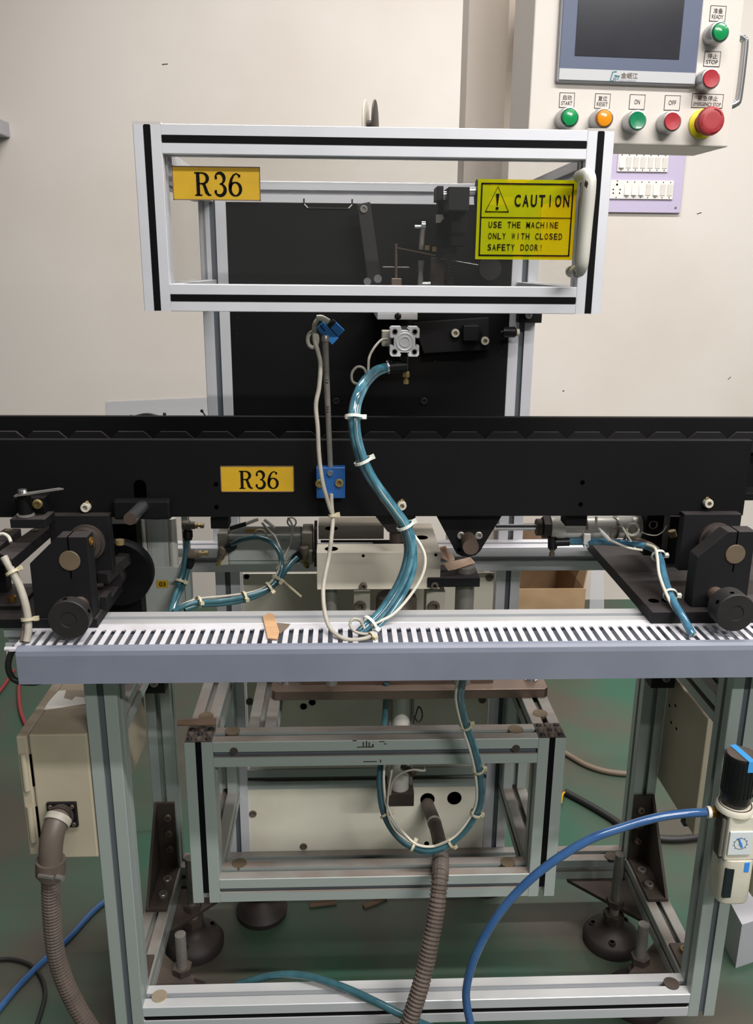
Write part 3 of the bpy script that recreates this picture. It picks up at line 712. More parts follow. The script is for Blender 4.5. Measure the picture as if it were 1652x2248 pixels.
# ================================================================ BEARING STANDS
def bearing_stand(label, bx_r, y0, zb, plate_x0, plate_x1, plate_zt, knob_c, side):
    t = thing('bearing_stand', label, 'bearing stand', (bx_r-.04, .03, .792), 'bearing stands on the table')
    # base plate
    bpp = MB().box(plate_x0, plate_x1, -.012, .315 if side > 0 else .125, .7925, plate_zt).build('base_plate', 'black_dusty', t, bevel=.001)
    xr = bx_r; xl = xr-.079; sc = xr-.0255; zc = .8895; zt = .9225
    pts = [(xr, zb), (xr, zt), (xr-.0395, zt), (xl, .885), (xl, zb)]
    MB().prism([(x, y0, z) for x, z in pts], (0, .027, 0)).build('block', 'black_dusty', t, bevel=.0012)
    MB().box(sc-.0007, sc+.0007, y0-.0006, y0+.0265, zc, zt+.0004).build('clamp_slit', 'dark_hole', t)
    MB().box(sc-.0007, sc+.0007, y0-.0006, y0, zc-.026, zc).build('clamp_slit', 'dark_hole', t)
    MB().lathe((sc, y0, zc), FRONT, [(.0140, -.02), (.0140, .0012), (.0134, .0018)], 36).build('shaft_end', 'bronze', t, smooth=True)
    MB().cyl((sc, y0+.026, zc), (sc, BY, zc), .016, n=28).build('shaft', 'steel_bright' if side > 0 else 'steel_brown', t, smooth=True)
    hx0, hx1 = (sc-.051, sc+.034); MB().box(hx0, hx1, .068, .0845, .842, .929).build('housing_plate', 'black_dusty', t, bevel=.001)
    MB().lathe((sc, .068, zc), FRONT, [(.0265, 0), (.0265, .005), (.0235, .0055), (.0225, .013), (.0165, .0135)], 36, close=False).build('bearing_ring', 'bracket_dark', t, smooth=True)
    # clamp screw
    screw(t, (xr, y0+.014, .912), (1, 0, 0), .006, .002, 'brass')
    # hand knob
    kx, kz = knob_c
    MB().cyl((kx, -.046, kz), (kx, y0, kz), .012).build('knob_shaft', 'steel_brown', t, smooth=True)
    kd = .0175 if side < 0 else .030
    MB().lathe((kx, -.0635+kd, kz), FRONT, [(.0255, 0), (.0265, .001), (.0265, kd-.001), (.0255, kd), (.011, kd), (.0105, kd-.001)], 44).build('hand_knob', 'black_knob', t, smooth=True)
    for g in (100, 20, 150):
        d_ = Vector((math.cos(math.radians(g)), 0, math.sin(math.radians(g)))); p = Vector((kx, -.055, kz))+d_*.0262; MB().cyl(p, p+d_*.0006, .003, n=10).build('pin_hole', 'dark_hole', t)
    return t
tl = bearing_stand('left black bearing stand with brown shaft end and dark hand knob', -.372, -.011, .80, -.70, -.368, .806, (-.389, .826), -1)
tr = bearing_stand('right black bearing stand on wide base plate with rusty shaft end', .5385, .004, .81, .398, .80, .810, (.4915, .829), 1)
holes_t = [(1434, 1319), (1463, 1318)]
for px, py in holes_t:
    p = Zp(px, py, .8102); MB().lathe(p, (0, 0, 1), [(.0075, -.0005), (.0075, .0004)], 16).build('hole', 'dark_hole', tr)
MB().box(-.372, -.362, .02, .045, .806, .825).build('side_lug', 'black_dusty', tl, bevel=.001)

# black drive pulley and blocks behind the left stand
pu = thing('drive_pulley', 'large black drive pulley in the dark behind left bearing stand', 'pulley', A(255, 1340, .15))
c = A(258, 1262, .14); MB().lathe(c, (0, 1, 0), [(.05, 0), (.052, .003), (.052, .022), (.05, .025)], 40).build('wheel', 'black_plate', pu, smooth=True)
MB().cyl(c-Vector((0, .03, 0)), c+Vector((0, .05, 0)), .014).build('axle', 'black_knob', pu, smooth=True)
x0, x1, z0, z1 = rect(226, 1150, 306, 1372, .17); MB().box(x0, x1, .17, .3, .70, z1).build('bracket', 'black_plate', pu)
MB().bar(A(225, 1270, .06), A(275, 1225, .12), .016, .016).build('arm', 'black_knob', pu)
MB().cyl(A(263, 1185, .06), A(263, 1195, .06), .006).build('stud', 'brass_dark', pu, smooth=True)

# right-hand clutter behind the right stand
k = thing('limit_switch_block', 'black switch block with brass screws behind the right bearing stand', 'block', A(1440, 1180, .16))
x0, x1, z0, z1 = rect(1418, 1133, 1456, 1180, .15); MB().box(x0, x1, .15, .24, z0-.03, z1+.02).build('body', 'black_plate', k, bevel=.001)
MB().ring(A(1433, 1152, .148), (0, 1, 0), .006, .0012, 16, 6).build('eyelet', 'steel', k)
x0, x1, z0, z1 = rect(1456, 1130, 1500, 1330, .2); MB().box(x0, x1, .19, .3, .8105, z1).build('stand', 'black_plate', k, bevel=.001)
MB().cyl(A(1474, 1165, .15), A(1477, 1178, .15), .006, n=10).build('brass_plug', 'brass_dark', k)
MB().tube(spline([A(1408, 1168, .14), A(1420, 1173, .12), A(1440, 1175, .12), A(1455, 1166, .12), A(1462, 1154, .12)], 5), .0009, 6).build('pull_wire', 'cable_white', k)

# ================================================================ LEFT CLAMP ARMS
E_ = thing('fork_clamp', 'black forked clamp arms with brass screws and steel lever at left edge', 'clamp', A(60, 1200, .0))
ay = .03
ar = MB().prism([Zp(70, 1161, .90), Zp(118, 1142, .90), Zp(118, 1150, .90), Zp(26, 1228, .90), Zp(-6, 1213, .90)], (0, 0, -.016)).build('arm', 'black_dusty', E_, bevel=.001)
MB().prism([Zp(10, 1160, .90), Zp(46, 1160, .90), Zp(-6, 1204, .90), Zp(-40, 1192, .90)], (0, 0, -.016)).build('arm', 'black_dusty', E_, bevel=.001)
for px, py in ((75, 1164), (19, 1164)): screw(E_, Zp(px, py, .9), (0, 0, 1), .0055, .0008, 'brass_dark')
x0, x1, z0, z1 = rect(22, 1140, 100, 1160, .02); MB().box(x0, x1, .02, .06, z0, z1).build('cross_block', 'black_dusty', E_, bevel=.001)
x0, x1, z0, z1 = rect(36, 1092, 100, 1135, .05); ub = MB().box(x0, x1, .045, .075, z0-.005, z1).build('upright_block', 'black_plate', E_, bevel=.001)
screw(ub, A(83, 1106, .045), FRONT, .0068, .004, 'brass_dark')
p = A(57, 1132, .035); MB().lathe(p, (0, 0, 1), [(.012, 0), (.012, .003)], 20).build('washer', 'steel', E_, smooth=True)
MB().cyl(p, p+Vector((0, 0, .028)), .009).build('pivot_post', 'black_plate', E_, smooth=True)
a, b_ = A(34, 1089, .03), A(128, 1075, .02)
MB().prism([a+Vector((0, -.006, 0)), a+Vector((0, .006, 0)), b_+Vector((0, .004, 0)), A(140, 1075, .015), b_+Vector((0, -.005, 0))], (0, 0, .002)).build('lever_blade', 'steel', E_)
screw(E_, A(50, 1085, .03)+Vector((0, 0, .0)), (0, 0, 1), .0062, .007, 'steel_bright')

SHF = thing('side_bracket', 'dark bracket with two brass screws at left picture edge under clamp', 'bracket', A(20, 1345, .05))
x0, x1, z0, z1 = rect(-30, 1330, 44, 1352, .02); MB().box(x0, x1, .02, .09, z0, z1).build('shelf', 'black_dusty', SHF, bevel=.001)
x0, x1, z0, z1 = rect(-30, 1236, 14, 1330, .07); MB().box(x0, x1, .07, .09, z0, z1).build('upright_plate', 'black_dusty', SHF, bevel=.001)
for px, py, Y in ((28, 1322, .04), (76, 1322, .09)):
    p = A(px, py, Y); MB().lathe(p, (0, 0, 1), [(.0055, 0), (.0055, .009), (.0035, .009), (.0035, .005)], 12).build('brass_screw', 'brass', SHF)
# ================================================================ PNEUMATICS ON THE TABLE
# vertical cylinder with block marked 03
V = thing('vertical_air_cylinder', 'grey upright air cylinder on block marked 03', 'cylinder', A(350, 1340, .25))
vy = .2; x0, x1, z0, z1 = rect(304, 1141, 387, 1245, vy); xm = (x0+x1)/2; hw = (x1-x0)/2
ped = MB().box(x0+.004, x1+.001, vy, vy+.05, .72, z0).build('block', 'cylinder_grey', V, bevel=.001)
lx0, lx1, lz0, lz1 = rect(344, 1274, 369, 1290, vy); lb = MB().box(lx0, lx1, vy-.0008, vy, lz0, lz1).build('number_label', 'label_yellow', V, label='tiny yellow label printed 03')
lettering(lb, '03', lx0+(lx1-lx0)*.22, lz0+(lz1-lz0)*.2, vy-.0011, (lx1-lx0)*.56, (lz1-lz0)*.6, bold=.02)
b = MB().box(x0+.014, x1-.014, vy+.002, vy+.05, z0, z1); b.build('body', 'cylinder_grey', V)
for x in (x0+.0065, x1-.0065):
    MB().cyl((x, vy+.008, z0), (x, vy+.008, z1), .0068, n=18).build('rib', 'cylinder_round', V, smooth=True)
for x in (xm-.0135, xm-.0105, xm+.0105, xm+.0135): MB().cyl((x, vy+.003, z0), (x, vy+.003, z1), .0011, n=8).build('guide_rod', 'steel', V)
MB().cyl((xm, vy+.02, z1), (xm, vy+.02, z1+.004), .02).build('cap', 'rust_steel', V, smooth=True)
lettering(V, 'CDQ2 40 1.0MPa', 0, 0, 0, .03, .004) if False else None
px_ = A(395, 1190, .24); MB().box(x1+.002, x1+.011, vy+.04, vy+.06, .73, z1+.01).build('side_plate', 'aluminium_dusty', V)
def speed_fitting(t, px, py, Y, dpx, dpy, m_='fitting_dirty', leg=None):
    """banjo body, needle valve sideways (dpx,dpy pixels), push-in leg downward"""
    p = A(px, py, Y); q = A(px+dpx, py+dpy, Y); d_ = (q-p).normalized(); L_ = (q-p).length
    f_ = MB().lathe(p-d_*.008, d_, [(.0065, 0), (.0078, .001), (.0078, .012), (.0065, .013), (.006, .02)], 12).build('fitting', m_, t, smooth=True)
    MB().lathe(p+d_*.012, d_, [(.0052, 0), (.0052, .004), (.0026, .0042), (.0026, .008), (.0044, .0082), (.0044, .014)], 6).build('needle_valve', 'brass_dark', f_)
    if leg:
        e = A(px+leg[0], py+leg[1], Y); g = (e-p).normalized()
        MB().lathe(p, g, [(.0055, 0), (.0055, .008), (.0078, .009), (.0078, .02), (.0066, .021), (.0066, .024)], 14).build('push_collar', 'black_plastic', f_, smooth=True)
    return f_
speed_fitting(V, 411, 1153, .2, 40, 1, leg=(2, 40)); speed_fitting(V, 421, 1216, .2, 40, -2, leg=(-8, 30))
# horizontal square cylinder
Hc = thing('horizontal_air_cylinder', 'grey square air cylinder lying left of the cream cover', 'cylinder', A(585, 1250, .25))
hy = .245; x0, x1, z0, z1 = rect(500, 1172, 662, 1240, hy)
MB().box(x0, x1, hy, hy+.052, z0, z1-.002).build('body', 'cylinder_grey', Hc, bevel=.003)
ex0, _, ez0, ez1 = rect(478, 1170, 500, 1241, hy); MB().box(ex0, x0, hy-.001, hy+.053, ez0, ez1).build('end_cap', 'cylinder_cap', Hc, bevel=.002)
ex1 = A(686, 1205, hy).x; MB().box(x1, ex1, hy-.001, hy+.053, ez0, ez1).build('end_cap', 'cylinder_cap', Hc, bevel=.002)
for z in (z1-.011, z0+.008): MB().box(x0, x1, hy-.0012, hy, z-.0007, z+.0007).build('groove_edge', 'steel_bright', Hc)
MB().box(A(688, 1150, hy).x, A(694, 1150, hy).x, hy, hy+.05, z0-.004, z1+.008).build('flange', 'bracket_dark', Hc)
tg0 = A(540, 1152, hy+.04); MB().box(tg0.x, tg0.x+.035, hy+.02, hy+.03, z1-.002, z1-.001).build('rating_tag', 'label_yellow', Hc)
f1 = speed_fitting(Hc, 488, 1211, hy-.012, -6, 18, leg=(26, -14)); f2 = speed_fitting(Hc, 668, 1210, hy-.012, 1, 10, leg=(-22, 18))
screw(Hc, A(674, 1242, hy-.002), FRONT, .004, .004, 'brass_dark')
p0, p1 = A(505, 1160, hy+.015), A(540, 1150, hy+.015); MB().bar(p0, p1, .006, .006).build('reed_switch', 'black_plastic', Hc)
MB().tube([p1, A(566, 1140, hy+.015)], .0028, 8).build('cable_sleeve', 'switch_white', Hc, smooth=True)
MB().tube([A(580, 1141, hy+.015), A(603, 1159, hy+.01)], .0028, 8).build('cable_sleeve', 'switch_white', Hc, smooth=True)
# cream sheet cover
K = thing('cream_cover', 'cream painted sheet metal cover with holes under the beam', 'cover', A(830, 1295, .2))
cy0 = .164; x0, x1, z0, z1 = rect(695, 1214, 966, 1294, cy0); zt = .84
cf = MB().box(x0, x1, cy0, cy0+.004, z0, zt).build('front_face', 'cream_paint', K, bevel=.001)
MB().box(x0, x1, cy0+.004, cy0+.042, zt-.004, zt).build('top_front', 'cream_paint', K)
MB().box(x0, x0+.11, cy0+.105, cy0+.155, zt+.006, zt+.012).build('top_rear', 'cream_paint', K)
MB().box(x0, x0+.11, cy0+.105, cy0+.109, zt-.012, zt+.006).build('top_rear_lip', 'cream_paint', K)
MB().box(x1-.045, x1, cy0+.042, cy0+.155, zt-.004, zt).build('top_right', 'cream_paint', K)
MB().box(x1-.004, x1, cy0+.004, cy0+.155, z0, zt-.004).build('side_face', 'cream_paint', K)
for px, py, z in ((727, 1205, zt+.0001), (727, 1160, zt+.0121), (925, 1180, zt+.0001)):
    p = Zp(px, py, z); MB().lathe(p, (0, 0, 1), [(.0105, -.0005), (.0105, .0004)], 20).build('hole', 'dark_hole', K)
holes(cf, [(797, 1220), (956, 1218)], cy0, .0024)
for px, py in ((797, 1286), (953, 1284)): screw(cf, A(px, py, cy0), FRONT, .0062, .006, 'fitting_dirty')
MB().box(x0+.004, x1-.05, cy0+.045, cy0+.1, z0+.01, zt-.012).build('inner_carriage', 'black_plate', K)
MB().cyl((x0, cy0+.06, zt-.006), (x0+.09, cy0+.06, zt-.006), .0025, n=8).build('guide_wire', 'steel_bright', K)
# guide posts, clamp plate and blocks under the cover
Q = thing('guide_post_unit', 'steel guide posts with black clamp plate right of the cream cover', 'guide unit', A(1015, 1335, .2))
gy = .19
p = A(1021, 1285, gy); ztop = Zp(1021, 1242, 0).z
x0, x1, z0, z1 = rect(966, 1270, 1053, 1289, gy-.03)
MB().box(x0-.02, x1, gy-.03, gy+.035, z0, z1+.001).build('clamp_plate', 'black_dusty', Q, bevel=.001)
gx = A(1021, 1260, gy).x; MB().cyl((gx, gy, .60), (gx, gy, A(1021, 1243, gy).z), .0155, n=28).build('guide_post', 'steel', Q, smooth=True)
gx2 = A(725, 1310, gy).x; MB().cyl((gx2, gy, .60), (gx2, gy, A(725, 1292, gy).z+.01), .0105, n=24).build('guide_post', 'steel', Q, smooth=True)
for a in ((776, 1297, 812, 1340), (935, 1297, 976, 1340)):
    x0, x1, z0, z1 = rect(*a, gy); o = MB().box(x0, x1, gy, gy+.04, .68, z1).build('post_block', 'cylinder_cap', Q, bevel=.001)
    screw(o, A((a[0]+a[2])/2-4, 1331, gy), FRONT, .010, .005, 'fitting_dirty')
c = A(870, 1300, gy+.03); MB().lathe(Vector((c.x, gy+.03, .66)), (0, 0, 1), [(.034, 0), (.034, .08), (.032, .085)], 36).build('bearing_hub', 'fitting_dirty', Q, smooth=True)
# round cylinder at right
RC = thing('round_air_cylinder', 'round silver air cylinder with chrome rod under beam at right', 'cylinder', A(1300, 1185, .18))
ry = .18; cz_ = A(1300, 1157, ry).z; X = lambda px: A(px, 1156, ry).x
ax = (1, 0, 0); r0 = .0185
MB().cyl((X(1086), ry, cz_), (X(1185), ry, cz_), .0052).build('rod', 'steel_bright', RC, smooth=True)
MB().lathe((X(1176), ry, cz_), ax, [(.013, 0), (.0135, .001), (.0135, .008), (.012, .009)], 20).build('thread', 'rust_steel', RC, smooth=True)
MB().cyl((X(1190), ry, cz_), (X(1206), ry, cz_), .0185, n=6).build('lock_nut', 'bracket_dark', RC)
MB().lathe((X(1206), ry, cz_), ax, [(.0185, 0), (.019, .001), (.019, X(1236)-X(1206))], 30).build('head_cap', 'cylinder_round', RC, smooth=True)
MB().lathe((X(1236), ry, cz_), ax, [(.0192, 0), (.0178, .002), (.0178, X(1384)-X(1236)-.002), (.019, X(1384)-X(1236))], 30).build('barrel', 'cylinder_round', RC, smooth=True)
MB().lathe((X(1384), ry, cz_), ax, [(.019, 0), (.019, X(1408)-X(1384)), (.017, X(1411)-X(1384))], 30).build('rear_cap', 'cylinder_round', RC, smooth=True)
for px in (1278, 1346): MB().lathe((X(px), ry, cz_), ax, [(.0182, 0), (.0188, 0), (.0188, .004), (.0182, .004)], 30, close=False).build('band_clamp', 'steel', RC, smooth=True)
MB().box(X(1273), X(1288), ry-.025, ry-.018, cz_-.021, cz_-.004).build('band_lug', 'switch_white', RC, bevel=.001)
screw(RC, (X(1280), ry-.02, cz_-.024), FRONT, .0045, .004, 'steel_bright')
el = A(1216, 1190, ry-.01); f_ = MB().cyl(A(1212, 1178, ry-.01), A(1212, 1203, ry-.01), .0075, n=12).build('elbow', 'black_plastic', RC, smooth=True)
MB().cyl(A(1212, 1190, ry-.01), A(1248, 1189, ry-.01), .007, n=12).build('push_collar', 'black_plastic', f_, smooth=True)
MB().lathe(A(1212, 1203, ry-.01), (0, 0, -1), [(.005, 0), (.005, .004), (.0032, .0045), (.0032, .007), (.0046, .0075), (.0046, .013)], 8).build('needle_valve', 'fitting_dirty', f_)

# ================================================================ BLUE SENSOR ON ITS ROD
N_ = thing('proximity_sensor', 'blue photo sensor on a grey rod with blue mounting block', 'sensor', A(725, 1095, .075))
x0, x1, z0, z1 = rect(694, 1027, 757, 1094, .068)
mb_ = MB().box(x0, x1, .068, BY, z0, z1).build('mounting_block', 'sensor_blue', N_, bevel=.0008)
for px, py, r, m_ in ((724, 1038, .0042, 'steel_bright'), (725, 1088, .0042, 'steel_bright'), (701, 1061, .006, 'brass_dark'), (744, 1060, .006, 'brass_dark')): screw(mb_, A(px, py, .068), FRONT, r, .003, m_)
rod = [A(725, 1030, .076), A(721, 940, .070), A(717, 840, .060), A(714, 742, .050)]
MB().tube(spline(rod, 4), .0040, 14).build('rod', 'steel', N_, smooth=True)
for py in (834, 840, 893, 899, 905): 
    p = A(718 if py < 860 else 719.5, py, .0555 if py < 860 else .0605); MB().bar(p-Vector((.0025, 0, 0)), p+Vector((.0015, 0, 0)), .0004, .0008).build('scale_mark', 'ink', N_)
p0, p1 = A(699, 722, .07), A(752, 738, .07)
sb_ = MB().prism([A(695, 720, .062), A(708, 707, .062), A(743, 742, .062), A(729, 757, .062), A(704, 732, .062)], (0, .014, 0)).build('sensor_clamp', 'blue_vivid', N_, bevel=.0006)
MB().bar(A(702, 714, .0615), A(713, 727, .0615), .0006, .0011, up=(.7, 0, .7)).build('clamp_slit', 'dark_hole', sb_)
MB().prism([A(725, 720, .064), A(737, 708, .064), A(756, 726, .064), A(742, 739, .064)], (0, .016, 0)).build('sensor_head', 'blue_vivid', N_, bevel=.0006)
MB().prism([A(717, 711, .065), A(731, 701, .065), A(738, 707, .065), A(725, 720, .065)], (0, .012, 0)).build('connector', 'black_plastic', N_, bevel=.0006)
MB().tube(spline([A(695, 698, .060), A(706, 698, .060), A(721, 706, .062)], 5), .0040, 10).build('cable_sleeve', 'cable_white', N_, smooth=True)
MB().lathe(A(714, 743, .050), (0, 0, 1), [(.0052, -.004), (.0055, 0), (.004, .004)], 12).build('rod_cap', 'steel', N_, smooth=True)

# ================================================================ HOSES AND CABLES
def cable(name, label, L, r, m_, cat='cable', n=8, ties=(), tie_m='zip_white', tie_r=None, group=None, sides=10):
    o, pts = tube_thing(name, label, cat, L, r, m_, n, group, sides)
    for px, py in ties: zip_tie(o, pts, nearest(pts, px, py), tie_r or r+.0006, tie_m)
    return o, pts
y1 = .045
main = [(846, 806, .128), (822, 815, .10), (800, 836, .07), (787, 860, .05), (779, 886, .04), (776, 915, .03), (778, 950, .025), (786, 985, .02), (796, 1012, .02), (815, 1050, .02), (840, 1085, .02), (866, 1120, .02), (887, 1150, .02), (898, 1180, .02), (901, 1210, .02), (894, 1245, .015), (880, 1280, .01), (860, 1313, .0), (836, 1345, -.012), (812, 1368, -.022), (790, 1388, -.035)]
o1, pm = cable('air_hose', 'thick teal air hose curving from air cylinder down to duct', main, .0066, 'tube_teal', 'hose', ties=((776, 915), (796, 1012), (890, 1153)), tie_r=.0112)
def off(L, dx, dy, dY): return [(a+dx(i), b+dy(i), c+dY) for i, (a, b, c) in enumerate(L)]
n_ = len(main)
s2 = off(main, lambda i: 8+(4 if i > 14 else 0), lambda i: 5 if i < 4 else (2 if i < 14 else 12), .006)
cable('air_hose', 'second teal air hose running on right side of the hose bundle', s2, .0042, 'tube_teal', 'hose')
s3 = off(main, lambda i: -6 if i < 12 else -9, lambda i: 2, .006); cable('air_hose', 'teal air hose running on left side of the hose bundle', s3, .0040, 'tube_teal_dark', 'hose')
cable('air_hose', 'thin pale teal hose on the front of the hose bundle', off(main, lambda i: 2 if i < 10 else -2, lambda i: 4, -.006), .0026, 'tube_teal_dark', 'hose')
cable('signal_cable', 'thin grey cable wound into the front of the hose bundle', off(main[4:], lambda i: 6-i*.6, lambda i: 3, -.0055), .0014, 'cable_grey')
zip_tie(o1, pm, nearest(pm, 812, 1368), .0115, 'zip_white')
cable('signal_cable', 'white cable leaving the hose bundle on its right', [(896, 1160, .03), (908, 1175, .03), (922, 1195, .025), (932, 1220, .02), (931, 1248, .015), (918, 1280, .01), (890, 1320, .0), (860, 1350, -.012), (830, 1365, -.02), (814, 1372, -.03)], .0022, 'cable_white')
# sensor cables
gl = [(697, 700, .06), (690, 715, .055), (690, 745, .055), (697, 770, .052), (703, 800, .05), (700, 850, .05), (693, 890, .048), (697, 940, .045), (700, 1000, .045), (708, 1060, .045), (722, 1110, .05), (730, 1135, .05), (728, 1170, .04), (722, 1220, .03), (713, 1265, .015), (709, 1300, .0), (712, 1340, -.02), (722, 1375, -.04), (742, 1396, -.055), (770, 1405, -.06), (800, 1402, -.058), (816, 1395, -.05)]
oc, pc = cable('sensor_cable', 'grey braided sensor cable hanging beside rod down to the duct', gl, .0030, 'cable_grey', ties=((729, 1132), (814, 1396)), tie_m='zip_aged', tie_r=.0046)
MB().tube(spline([A(727, 1085, .062), A(728, 1110, .058), A(731, 1135, .052)], 6), .0028, 10).build('second_strand', 'cable_grey', oc, smooth=True)
loop = [A(686+11*math.cos(g), 746+17*math.sin(g), .056) for g in [k*.42-1.0 for k in range(16)]]
MB().tube(loop, .0026, 8).build('coil', 'cable_grey', oc, smooth=True)
cable('switch_cable', 'thin grey cable looping from cylinder switch behind teal hose', [(850, 745, .12), (836, 747, .11), (820, 765, .10), (810, 785, .10), (808, 810, .09), (806, 830, .085), (790, 843, .08), (774, 838, .08), (772, 820, .08), (783, 806, .08), (797, 808, .08), (803, 822, .085), (800, 840, .09), (795, 855, .095)], .0018, 'cable_grey')
cable('loop_cable', 'white cable end curled on the duct slots', [(818, 1388, -.045), (800, 1392, -.05), (778, 1386, -.05), (768, 1372, -.045), (773, 1360, -.042), (786, 1360, -.04), (795, 1370, -.038), (800, 1380, -.04)], .0020, 'cable_grey')
# hoses at the left cylinders
ties = ((620, 1278), (590, 1288), (538, 1312), (438, 1325))
h1, ph1 = cable('air_hose', 'teal hose arching from square cylinder left fitting to table', [(508, 1195, .225), (530, 1185, .215), (565, 1180, .21), (595, 1190, .205), (613, 1213, .2), (618, 1240, .195), (612, 1265, .185), (596, 1285, .175), (570, 1300, .165), (530, 1312, .15), (480, 1320, .13), (430, 1323, .11), (398, 1333, .095), (380, 1345, .08)], .0042, 'tube_teal_dark', 'hose', ties=ties[1:], tie_m='zip_aged', tie_r=.0082)
cable('air_hose', 'teal hose from square cylinder right fitting sweeping left', [(652, 1224, .225), (640, 1236, .215), (625, 1255, .2), (606, 1280, .185), (580, 1300, .17), (540, 1316, .155), (490, 1325, .135), (440, 1328, .115), (405, 1338, .1)], .0042, 'tube_teal_dark', 'hose')
cable('signal_cable', 'grey cable tied above the teal hoses behind the table rail', [(575, 1148, .25), (590, 1165, .24), (604, 1180, .22), (616, 1215, .2), (612, 1250, .19), (592, 1280, .175), (560, 1298, .165), (500, 1308, .15), (440, 1314, .13), (405, 1325, .11), (378, 1342, .09)], .0020, 'cable_grey')
cb_, _ = cable('switch_cable', 'thin curled grey switch cable on top of square cylinder', [(632, 1137, .26), (640, 1150, .25), (641, 1165, .245), (636, 1195, .235), (622, 1225, .22), (606, 1250, .2)], .0016, 'cable_grey')
MB().ring(A(571, 1175, .228), (0, 1, 0), .0095, .0016, 22, 7).build('coil', 'cable_grey', cb_, smooth=True)
MB().ring(A(640, 1146, .24), (0.3, 1, 0), .0075, .0014, 20, 6).build('coil', 'cable_grey', cb_, smooth=True)
zt_ = MB().bar(A(598, 1263, .17), A(624, 1277, .168), .001, .004).bar(A(622, 1276, .168), A(661, 1310, .16), .001, .003).bar(A(614, 1275, .166), A(620, 1279, .166), .006, .007).build('cable_tie', 'zip_aged', h1)
cable('air_hose', 'teal hose hanging from upper fitting of the upright cylinder', [(410, 1186, .2), (407, 1215, .195), (402, 1250, .19), (393, 1280, .18), (382, 1315, .16), (374, 1345, .14)], .0042, 'tube_teal_dark', 'hose', ties=((398, 1276),), tie_m='zip_aged', tie_r=.0078)
cable('air_hose', 'teal hose hanging from lower fitting of the upright cylinder', [(416, 1236, .2), (410, 1258, .195), (402, 1285, .185), (388, 1315, .165), (380, 1345, .14)], .0042, 'tube_teal_dark', 'hose')
# right bundle
rb, prb = cable('air_hose', 'blue-teal hose bundle running past right base plate into duct', [(1246, 1189, .17), (1290, 1189, .16), (1340, 1190, .15), (1385, 1194, .13), (1420, 1200, .11), (1440, 1212, .09), (1450, 1235, .07), (1457, 1265, .05), (1466, 1295, .03), (1480, 1325, -.004), (1497, 1353, -.032), (1512, 1380, -.052), (1520, 1394, -.06)], .0056, 'tube_sky', 'hose', ties=((1447, 1218), (1472, 1306)), tie_m='zip_white', tie_r=.0092)
cable('signal_cable', 'white cable tied along the right hose bundle', [(1420, 1196, .105), (1437, 1204, .085), (1442, 1225, .065), (1446, 1260, .045), (1458, 1295, .02), (1475, 1330, -.005), (1495, 1358, -.03), (1510, 1378, -.052), (1516, 1394, -.06)], .0024, 'cable_white')
cable('signal_cable', 'second white cable at the front of the right hose bundle', [(1470, 1310, .02), (1480, 1332, -.005), (1500, 1358, -.03), (1518, 1378, -.05), (1525, 1395, -.06)], .0024, 'cable_white')
cable('sheathed_hose', 'brown sheathed hose behind the right hose bundle', [(1385, 1185, .15), (1405, 1190, .13), (1425, 1198, .11), (1440, 1208, .09)], .0058, 'cable_brown', 'hose')
rcb, _ = cable('switch_cable', 'grey switch cable hanging from the round cylinder', [(1308, 1134, .15), (1309, 1150, .145), (1318, 1165, .14), (1335, 1183, .135), (1352, 1192, .13), (1380, 1203, .12), (1410, 1208, .11)], .0020, 'cable_white')
MB().ring(A(1357, 1174, .145), (.2, 1, 0), .0115, .0021, 24, 7).build('coil', 'cable_brown', rcb, smooth=True)
MB().ring(A(1388, 1163, .145), (0, 1, .1), .0095, .0019, 24, 7).build('coil', 'cable_white', rcb, smooth=True)
MB().tube(spline([A(1346, 1134, .15), A(1360, 1148, .14), A(1376, 1175, .135), A(1395, 1205, .12)], 5), .0016, 7).build('strand', 'cable_white', rcb, smooth=True)
MB().tube([A(1318, 1166, .139), A(1338, 1186, .134)], .003, 8).build('cable_sleeve', 'switch_white', rcb, smooth=True)
# left edge cable
lc, plc = cable('braided_cable', 'thick grey braided cable hanging at left end of the duct', [(8, 1222, -.03), (25, 1252, -.035), (42, 1285, -.04), (54, 1320, -.045), (61, 1355, -.05), (62, 1385, -.055), (58, 1408, -.06)], .0050, 'cable_grey', ties=((30, 1256), (61, 1361)), tie_m='zip_aged', tie_r=.0078)
cable('signal_cable', 'dark cable tied behind the grey braided cable at left', [(22, 1225, -.02), (35, 1262, -.025), (47, 1300, -.03), (53, 1335, -.035), (55, 1370, -.045), (50, 1408, -.055)], .0040, 'cable_brown')
cable('signal_cable', 'pair of pale cables curled over the left clamp arm', [(-10, 1178, .02), (5, 1172, .02), (18, 1178, .015), (24, 1190, .01)], .0024, 'cable_white')
cable('black_cable_loop', 'black cable drooping below left end of the duct', [(34, 1420, -.04), (22, 1440, -.045), (18, 1465, -.045), (27, 1488, -.045), (45, 1497, -.045), (75, 1499, -.04), (100, 1494, -.03)], .0042, 'cable_black')

